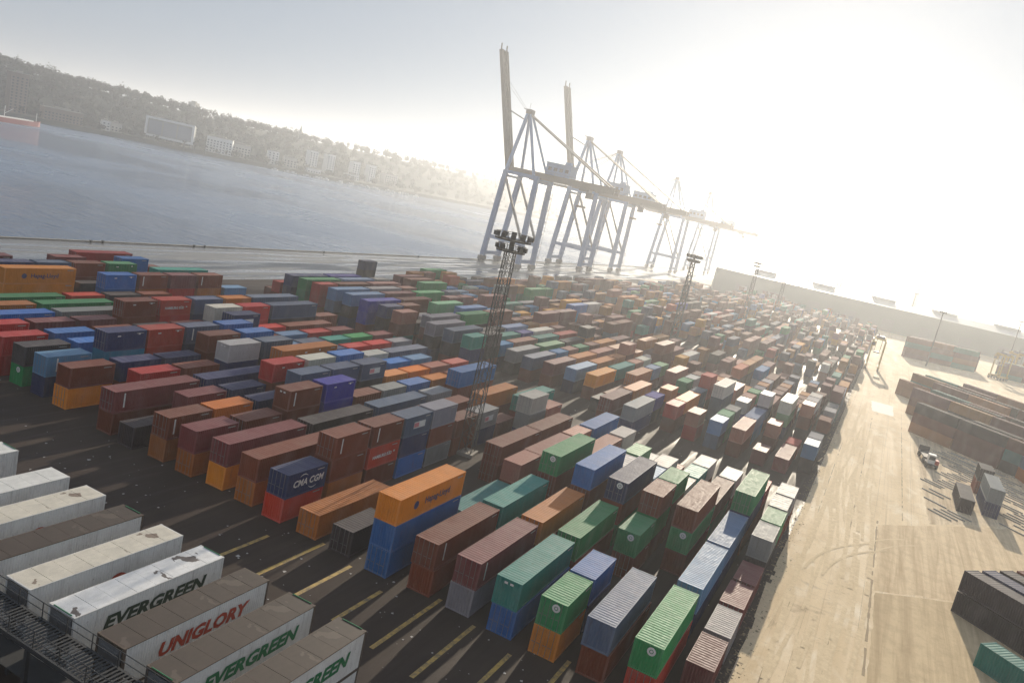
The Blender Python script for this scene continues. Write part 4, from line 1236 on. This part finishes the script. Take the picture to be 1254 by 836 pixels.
# long concrete beams lying on the lot
cb_ = MB(); cb_.box(-2.3, 2.3, -0.13, 0.13, 0, 0.17); cbm = cb_.mesh("concrete_sleeper", M['concrete'])
rb = random.Random(9)
cs_, sn_ = math.cos(math.radians(49)), math.sin(math.radians(49))
for a in range(-24, 26):
    for b in range(-5, 6):
        x_ = 182 + b * 5.0 * cs_ + a * 1.75 * sn_ + rb.uniform(-0.3, 0.3); y_ = -30 + b * 5.0 * sn_ - a * 1.75 * cs_ + rb.uniform(-0.3, 0.3)
        if not (150 < x_ < 214 and -36 < y_ < -16.0) or x_ < 152 - (y_ + 22) * 0.9 or rb.random() < 0.1:
            continue
        if any(abs(x_ - ax) < al and abs(y_ - ay) < 3.2 for ax, ay, al in ((164.5, -20.9, 7.9), (167.7, -25.2, 7.9), (180.5, -25, 4.8), (203, -37, 8.9), (193, -16.3, 8))):
            continue
        tag(link("concrete_sleeper", cbm, None, (x_, y_, 0.011), math.radians(49) + rb.uniform(-0.03, 0.03)), "short pale concrete sleeper lying on the sandy lot", "sleeper", "concrete sleepers lying in rows on the sandy lot")
# long shed closing the yard
sh = thing("long_shed", "long hazy grey-green shed with pale roof edge closing the far end of the yard", "shed", (606, 0, 0), math.radians(13))
mb = MB(); mb.box(0, 42, -190, 118, 0, 16.5); part("wall", mb, M['shed_wall'], sh)
mb = MB()
for k in range(14):
    y0 = -190.4 + k * 22.1
    mb.quad((-0.6, y0, 16.6), (21, y0, 20.0), (21, y0 + 21.9, 20.0), (-0.6, y0 + 21.9, 16.6)); mb.quad((21, y0, 20.0), (42.6, y0, 16.6), (42.6, y0 + 21.9, 16.6), (21, y0 + 21.9, 20.0))
rf = part("roof", mb, M['shed_roof'], sh)
for k in range(7):
    mb = MB(); mb.box(17, 25, -170 + 41 * k, -155 + 41 * k, 19.6, 21.4)
    part("roof_vent", mb, M['shed_roof'], rf)
for k in range(12):
    mb = MB(); mb.box(-0.15, 0.02, -180 + 25 * k, -172 + 25 * k, 0.004, 8.5); part("door", mb, M['steel'], sh)
# faint cranes far beyond the shed
for i, (x_, y_) in enumerate([(1050, 62), (1180, -25), (1300, 10)]):
    t = thing("distant_crane", "ghostly grey crane tower standing in the haze beyond the long shed", "crane", (x_, y_, 0), 0.4 * i, "hazy crane towers beyond the long shed")
    mb = MB(); lattice(mb, 58, 5, 3, 9, 0, 0.9); part("tower", mb, M['crane_grey'], t)
    mb = MB(); mb.beam((-8, 0, 52), (34, 0, 62), 2.0); part("jib", mb, M['crane_grey'], t)

# ------------------------------------------------------------------ far bank of the river
bank_pts = [(380, 905), (520, 850), (600, 830), (675, 818), (766, 750), (870, 706), (1072, 694), (1400, 640), (1900, 620), (2600, 600)]
sky_h = [64, 66, 64, 60, 58, 54, 56, 62, 70, 76]
hill = MB()
def interp(arr, s):
    i = max(0, min(len(arr) - 2, int(s))); f = s - i
    a, b = arr[i], arr[i + 1]
    return a + (b - a) * f if not isinstance(a, tuple) else (a[0] + (b[0] - a[0]) * f, a[1] + (b[1] - a[1]) * f)
NS = 120
prof = [(-2, -5.0), (0, -2.0), (2, 0.8), (45, 1.6), (80, 9), (150, 34), (230, 52), (330, 56), (800, 50), (2500, 45)]
hr = random.Random(4)
bump1 = [hr.uniform(0.85, 1.15) for _ in range(NS + 1)]
grid = []
for i in range(NS + 1):
    s = i / NS * (len(bank_pts) - 1)
    bx, by = interp(bank_pts, s)
    dn = math.hypot(bx, by); ux, uy = 0.35 * bx / dn, 0.35 * by / dn + 0.65
    m_ = math.hypot(ux, uy); ux /= m_; uy /= m_
    hs = interp(sky_h, s) / 62.0
    wob = 0.85 + 0.15 * (bump1[i] + bump1[max(0, i - 1)] + bump1[min(NS, i + 1)]) / 3
    grid.append([(bx + ux * o, by + uy * o, z if z < 5 else z * hs * wob * 0.86) for o, z in prof])
for i in range(NS):
    for j in range(len(prof) - 1):
        hill.quad(grid[i][j], grid[i + 1][j], grid[i + 1][j + 1], grid[i][j + 1])
tag(link("far_bank_terrain", hill.mesh("far_bank_terrain", plain("grassy_slope", (0.035, 0.042, 0.03), 0.95, 0, 0.4, 0.02))), kind="structure")
def ground_at(s, o):
    i = max(0, min(NS - 1, int(s * NS))); f = s * NS - i
    g0, g1 = grid[i], grid[i + 1]
    for j in range(len(prof) - 1):
        if prof[j][0] <= o <= prof[j + 1][0]:
            q = (o - prof[j][0]) / (prof[j + 1][0] - prof[j][0])
            a = [g0[j][k] + (g0[j + 1][k] - g0[j][k]) * q for k in range(3)]; b = [g1[j][k] + (g1[j + 1][k] - g1[j][k]) * q for k in range(3)]
            return [a[k] + (b[k] - a[k]) * f for k in range(3)]
# woodland: thousands of leaf-clump facets gathered in tree-sized crowns
NTREE = 2300
tv, tf, tc = [], [], []
rw = np.random.default_rng(21)
for k in range(NTREE):
    s = rw.uniform(0, 1) ** 1.35
    o = rw.uniform(60, 360) if rw.uniform() < 0.86 else rw.uniform(12, 60)
    g = ground_at(s, o)
    R = rw.uniform(3.2, 6.8); Hh = rw.uniform(8, 15) if o > 60 else rw.uniform(5, 9)
    if rw.uniform() < 0.03: Hh *= 1.5
    n = 90
    d = rw.normal(size=(n, 3)); d /= np.linalg.norm(d, axis=1)[:, None]
    lob = 1 + 0.35 * np.sin(d[:, :1] * 3 + k) * np.cos(d[:, 1:2] * 4 + k * 2)
    c = d * lob * rw.uniform(0.62, 1.0, (n, 1)) * np.array([R, R, Hh * 0.42]) + np.array([g[0], g[1], g[2] + Hh * 0.58])
    sz = rw.uniform(0.7, 1.7, (n, 1))
    e1 = rw.normal(size=(n, 3)); e1 /= np.linalg.norm(e1, axis=1)[:, None]
    e2 = np.cross(e1, d)
    i0 = len(tv) * 3
    tri = np.stack([c + e1 * sz, c - e1 * sz * 0.6 + e2 * sz, c - e1 * sz * 0.5 - e2 * sz * 1.1], 1)
    tv.append(tri.reshape(-1, 3))
    tc.append(np.repeat(np.array([[0.024, 0.032, 0.022], [0.036, 0.034, 0.026], [0.026, 0.038, 0.024], [0.04, 0.038, 0.032]])[rw.integers(0, 4)][None] * rw.uniform(0.7, 1.3), n * 3, 0))
V = np.concatenate(tv); nt = len(V) // 3
# trunks
wme = bpy.data.meshes.new("woodland")
wme.vertices.add(len(V)); wme.vertices.foreach_set("co", V.ravel().astype(np.float32))
wme.loops.add(len(V)); wme.loops.foreach_set("vertex_index", np.arange(len(V), dtype=np.int32))
wme.polygons.add(nt); wme.polygons.foreach_set("loop_start", np.arange(0, len(V), 3, dtype=np.int32)); wme.polygons.foreach_set("loop_total", np.full(nt, 3, dtype=np.int32))
wme.update(calc_edges=True)
wc = wme.color_attributes.new("Col", 'FLOAT_COLOR', 'CORNER')
Cc = np.ones((len(V), 4), dtype=np.float32); Cc[:, :3] = np.concatenate(tc)
wc.data.foreach_set("color", Cc.ravel())
t = NT("woodland_foliage")
a = t.n("Attribute", attribute_name="Col")
t.l(a.outputs["Color"], t.b.inputs["Base Color"]); t.b.inputs["Roughness"].default_value = 0.9
wme.materials.append(t.m)
tag(link("woodland", wme), "dark wooded slope along the far bank of the river", "woodland", kind="stuff")

def far_house(s, o, w, d, h, mat, label, rot=0.0, roof=None):
    g = ground_at(s, o)
    g2 = ground_at(min(1, s + 0.01), o)
    ang = math.atan2(g2[1] - g[1], g2[0] - g[0]) + rot
    t = thing("bank_building", label, "building", (g[0], g[1], g[2] - 1.0), ang, "buildings on the far river bank")
    mb = MB(); mb.box(-w / 2, w / 2, -d / 2, d / 2, 0, h); part("wall", mb, mat, t)
    mb = MB(); mb.box(-w / 2 - 0.4, w / 2 + 0.4, -d / 2 - 0.4, d / 2 + 0.4, h, h + 0.6); mb.box(-w / 5, w / 5, -d / 5, d / 5, h + 0.6, h + 2.4); part("roof", mb, M['concrete'], t)
    wm_ = MB(); wm_.box(-0.9, 0.9, -0.06, 0.0, 0, 1.5); wmm = wm_.mesh("window", M['glass'])
    nfl = max(1, int((h - 2) / 3.1)); nc = max(2, int(w / 3.6))
    for a_ in range(nfl):
        for b_ in range(nc):
            link("window", wmm, t, loc=(-w / 2 + (b_ + 0.5) * w / nc, -d / 2 - 0.01, 2.0 + 3.1 * a_))
def s_of(x):
    best = min(range(1001), key=lambda i: abs(interp(bank_pts, i / 1000 * (len(bank_pts) - 1))[0] - x))
    return best / 1000
# apartment slabs and houses, ordered down the river
far_house(s_of(512), 14, 24, 13, 40, M['brown_wall'], "tall brown brick tower block on the far bank behind the red ship")
far_house(s_of(548), 22, 17, 12, 42, M['brown_wall'], "narrow brown tower block beside the tall brick one on the far bank")
far_house(s_of(590), 16, 40, 12, 14, M['brown_wall'], "low brown terrace on the far bank beyond the brick towers")
HS = [(640, 22, 9, 8, 12, 'white_wall', "small white house beyond the brown terrace on the far bank"),
      (655, 30, 12, 9, 11, 'cream_wall', "cream house next to a small white one on the far bank"),
      (752, 24, 30, 14, 20, 'white_wall', "wide white apartment slab just past the framed building"),
      (776, 34, 26, 13, 17, 'cream_wall', "cream apartment slab behind the wide white one on the bank"),
      (815, 30, 14, 11, 18, 'white_wall', "white cube house partway down the far bank"),
      (842, 40, 17, 11, 14, 'cream_wall', "low cream building between white houses down the far bank"),
      (880, 52, 13, 10, 28, 'white_wall', "first of four pale tower blocks down the far bank"),
      (915, 52, 13, 10, 28, 'white_wall', "second of four pale tower blocks down the far bank"),
      (968, 50, 13, 10, 26, 'white_wall', "third of four pale tower blocks down the far bank"),
      (1003, 50, 13, 10, 26, 'white_wall', "last of four pale tower blocks down the far bank"),
      (1060, 60, 24, 12, 16, 'cream_wall', "cream slab past the four pale towers on the bank"),
      (940, 22, 20, 10, 9, 'white_wall', "low white boat shed at the water below the tower blocks"),
      (862, 16, 18, 9, 7, 'white_wall', "low white shed on the waterline before the tower blocks")]
for x_, o_, w_, d_, h_, m_, l_ in HS:
    far_house(s_of(x_), o_, w_, d_, h_, M[m_], l_, rot=-0.25)
# spire and tower blocks on the skyline
sp = ground_at(s_of(985), 240)
t = thing("church_tower", "thin church tower breaking the wooded skyline", "tower", (sp[0], sp[1], sp[2]))
mb = MB(); mb.box(-2.3, 2.3, -2.3, 2.3, -2, 14); part("wall", mb, M['cream_wall'], t)
mb = MB(); mb.cyl((0, 0, 14), (0, 0, 24), 2.6, 8, r1=0.1); part("spire", mb, M['shed_wall'], t)
sp = ground_at(s_of(840), 330)
t = thing("skyline_tower", "lone square tower block above the wooded skyline", "tower", (sp[0], sp[1], sp[2]), 0.3)
mb = MB(); mb.box(-6, 6, -6, 6, -2, 17); part("wall", mb, M['cream_wall'], t)
mb = MB(); mb.box(-3, 3, -3, 3, 17, 19); part("roof_house", mb, M['concrete'], t)
# big white-framed building at the water
g = ground_at(s_of(700), 10); g2 = ground_at(s_of(715), 10)
t = thing("framed_building", "building with a wide white rectangular frame on stilts at the river's edge", "building", (g[0], g[1], g[2] - 1), math.atan2(g2[1] - g[1], g2[0] - g[0]) - 0.35)
W_, Z0, Z1 = 28.0, 5.5, 26.0
mb = MB(); mb.box(-W_, W_, -1.4, 0, Z0 - 0.4, Z0 + 2.2); mb.box(-W_, W_, -1.4, 0, Z1 - 0.4, Z1 + 2.2); mb.box(-W_, -W_ + 2.6, -1.4, 0, Z0 + 2.2, Z1 - 0.4); mb.box(W_ - 2.6, W_, -1.4, 0, Z0 + 2.2, Z1 - 0.4)
part("frame", mb, M['white_wall'], t)
mb = MB(); mb.box(-W_ + 2, W_ - 2, 0.1, 14, Z0 + 0.4, Z1 + 1.2); part("wall", mb, M['shed_wall'], t)
gm = MB(); gm.box(-7.6, 7.6, -0.1, 0.05, Z0 + 3, Z1 - 1.5); gmm = gm.mesh("window", plain("blue_grey_glazing", (0.16, 0.2, 0.26), 0.2))
for k in (-1, 0, 1):
    link("window", gmm, t, loc=(k * 16.8, 0, 0))
for k in range(6):
    mb = MB(); mb.box(-W_ + 2 + 10.2 * k, -W_ + 3.2 + 10.2 * k, 3, 4.2, -2, Z0 + 0.4); part("stilt", mb, M['concrete'], t)
dol = MB(); dol.cyl((0, 0, -8), (0, 0, 12), 1.1, 8, r1=0.9); dol.box(-1.6, 1.6, -1.6, 1.6, 10.5, 12.5)
dm = dol.mesh("mooring_dolphin", M['steel_dark'])
for (x_, y_) in ((702, 782), (712, 776), (722, 770)):
    tag(link("mooring_dolphin", dm, None, (x_, y_, -3.6)), "dark mooring pile standing in the river before the framed building", "pile", "mooring piles before the framed building")
# red ship
t = thing("red_ship", "long low red-hulled ship lying along the far bank", "ship", (474, 745, -3.6), math.radians(20))
t.scale = (0.8, 0.8, 0.75)
mb = MB()
prof_x = [(-46, 4.5), (-44, 6.0), (-20, 6.4), (20, 6.4), (38, 5.0), (47, 0.3)]
for (xa, wa), (xb, wb) in zip(prof_x, prof_x[1:]):
    mb.quad((xa, -wa, 5.5), (xb, -wb, 5.5 + (1.6 if xb > 40 else 0)), (xb, -wb * 0.85, -1), (xa, -wa * 0.85, -1))
    mb.quad((xa, wa, 5.5), (xb, wb, 5.5 + (1.6 if xb > 40 else 0)), (xb, wb * 0.85, -1), (xa, wa * 0.85, -1))
    mb.quad((xa, -wa, 5.4), (xb, -wb, 5.4), (xb, wb, 5.4), (xa, wa, 5.4))
mb.quad((-46, -4.5, 5.5), (-46, 4.5, 5.5), (-46, 3.8, -1), (-46, -3.8, -1))
part("hull", mb, M['ship_red'], t)
mb = MB(); mb.box(-42, -30, -5, 5, 5.5, 12); mb.box(-41, -33, -4, 4, 12, 15); mb.cyl((-39, 0, 15), (-39, 0, 20), 1.2, 8); ss = part("superstructure", mb, M['white_wall'], t)
mb = MB(); mb.box(-29.98, -29.9, -4.5, 4.5, 9.6, 11); mb.box(-41, -31, -5.06, -5.0, 9.6, 11); part("window", mb, M['glass'], ss)
mb = MB(); mb.beam((-12, 0, 5.5), (-12, 0, 19), 0.5); mb.beam((-12, 0, 10), (1, 0, 17), 0.35); part("deck_crane", mb, M['white_wall'], t)
mb = MB(); mb.beam((40, 0, 6), (40, 0, 16), 0.5); mb.box(-26, 30, -4.2, 4.2, 5.5, 6.8); part("hatch", mb, M['white_wall'], t)
# moored boats along the bank
bm_ = MB()
for (xa, wa), (xb, wb) in zip([(-5, 1.2), (-4, 1.6), (1, 1.7), (5, 0.1)], [(-4, 1.6), (1, 1.7), (5, 0.1)]):
    for s in (-1, 1):
        bm_.quad((xa, s * wa, 1.4), (xb, s * wb, 1.6), (xb, s * wb * 0.5, -0.4), (xa, s * wa * 0.5, -0.4))
    bm_.quad((xa, -wa, 1.35), (xb, -wb, 1.5), (xb, wb, 1.5), (xa, wa, 1.35))
hm = bm_.mesh("hull", M['white_wall'])
cbx = MB(); cbx.box(-2.2, 1.2, -1.1, 1.1, 1.4, 2.8); cbxm = cbx.mesh("cabin", M['white_wall'])
msx = MB(); msx.cyl((0.6, 0, 1.4), (0.6, 0, 12), 0.16, 6, r1=0.1); msm = msx.mesh("mast", M['steel'])
hb = random.Random(8)
for k in range(26):
    s = s_of(790 + hb.uniform(0, 260))
    g = ground_at(s, -2)
    t = thing("moored_boat", "small white boat moored along the far bank", "boat", (g[0] + hb.uniform(-8, 8), g[1] - hb.uniform(10, 30), -3.6), hb.uniform(-0.6, 0.3), "small white boats moored below the tower blocks")
    link("hull", hm, t); link("cabin", cbxm, t)
    if hb.random() < 0.5: link("mast", msm, t)

# ------------------------------------------------------------------ haze
hz = MB(); hz.box(-3600, 9200, -6200, 6200, -9.0, 112.0)
hme = hz.mesh("haze", [])
hm_ = bpy.data.materials.new("haze_air")
hm_.use_nodes = True
nt_ = hm_.node_tree
nt_.nodes.remove(nt_.nodes["Principled BSDF"])
pv = nt_.nodes.new("ShaderNodeVolumePrincipled")
pv.inputs["Color"].default_value = (0.90, 0.93, 0.98, 1)
pv.inputs["Density"].default_value = 0.00036
pv.inputs["Anisotropy"].default_value = 0.63
nt_.links.new(pv.outputs[0], nt_.nodes["Material Output"].inputs["Volume"])
hme.materials.append(hm_)
tag(link("haze", hme), kind="stuff")
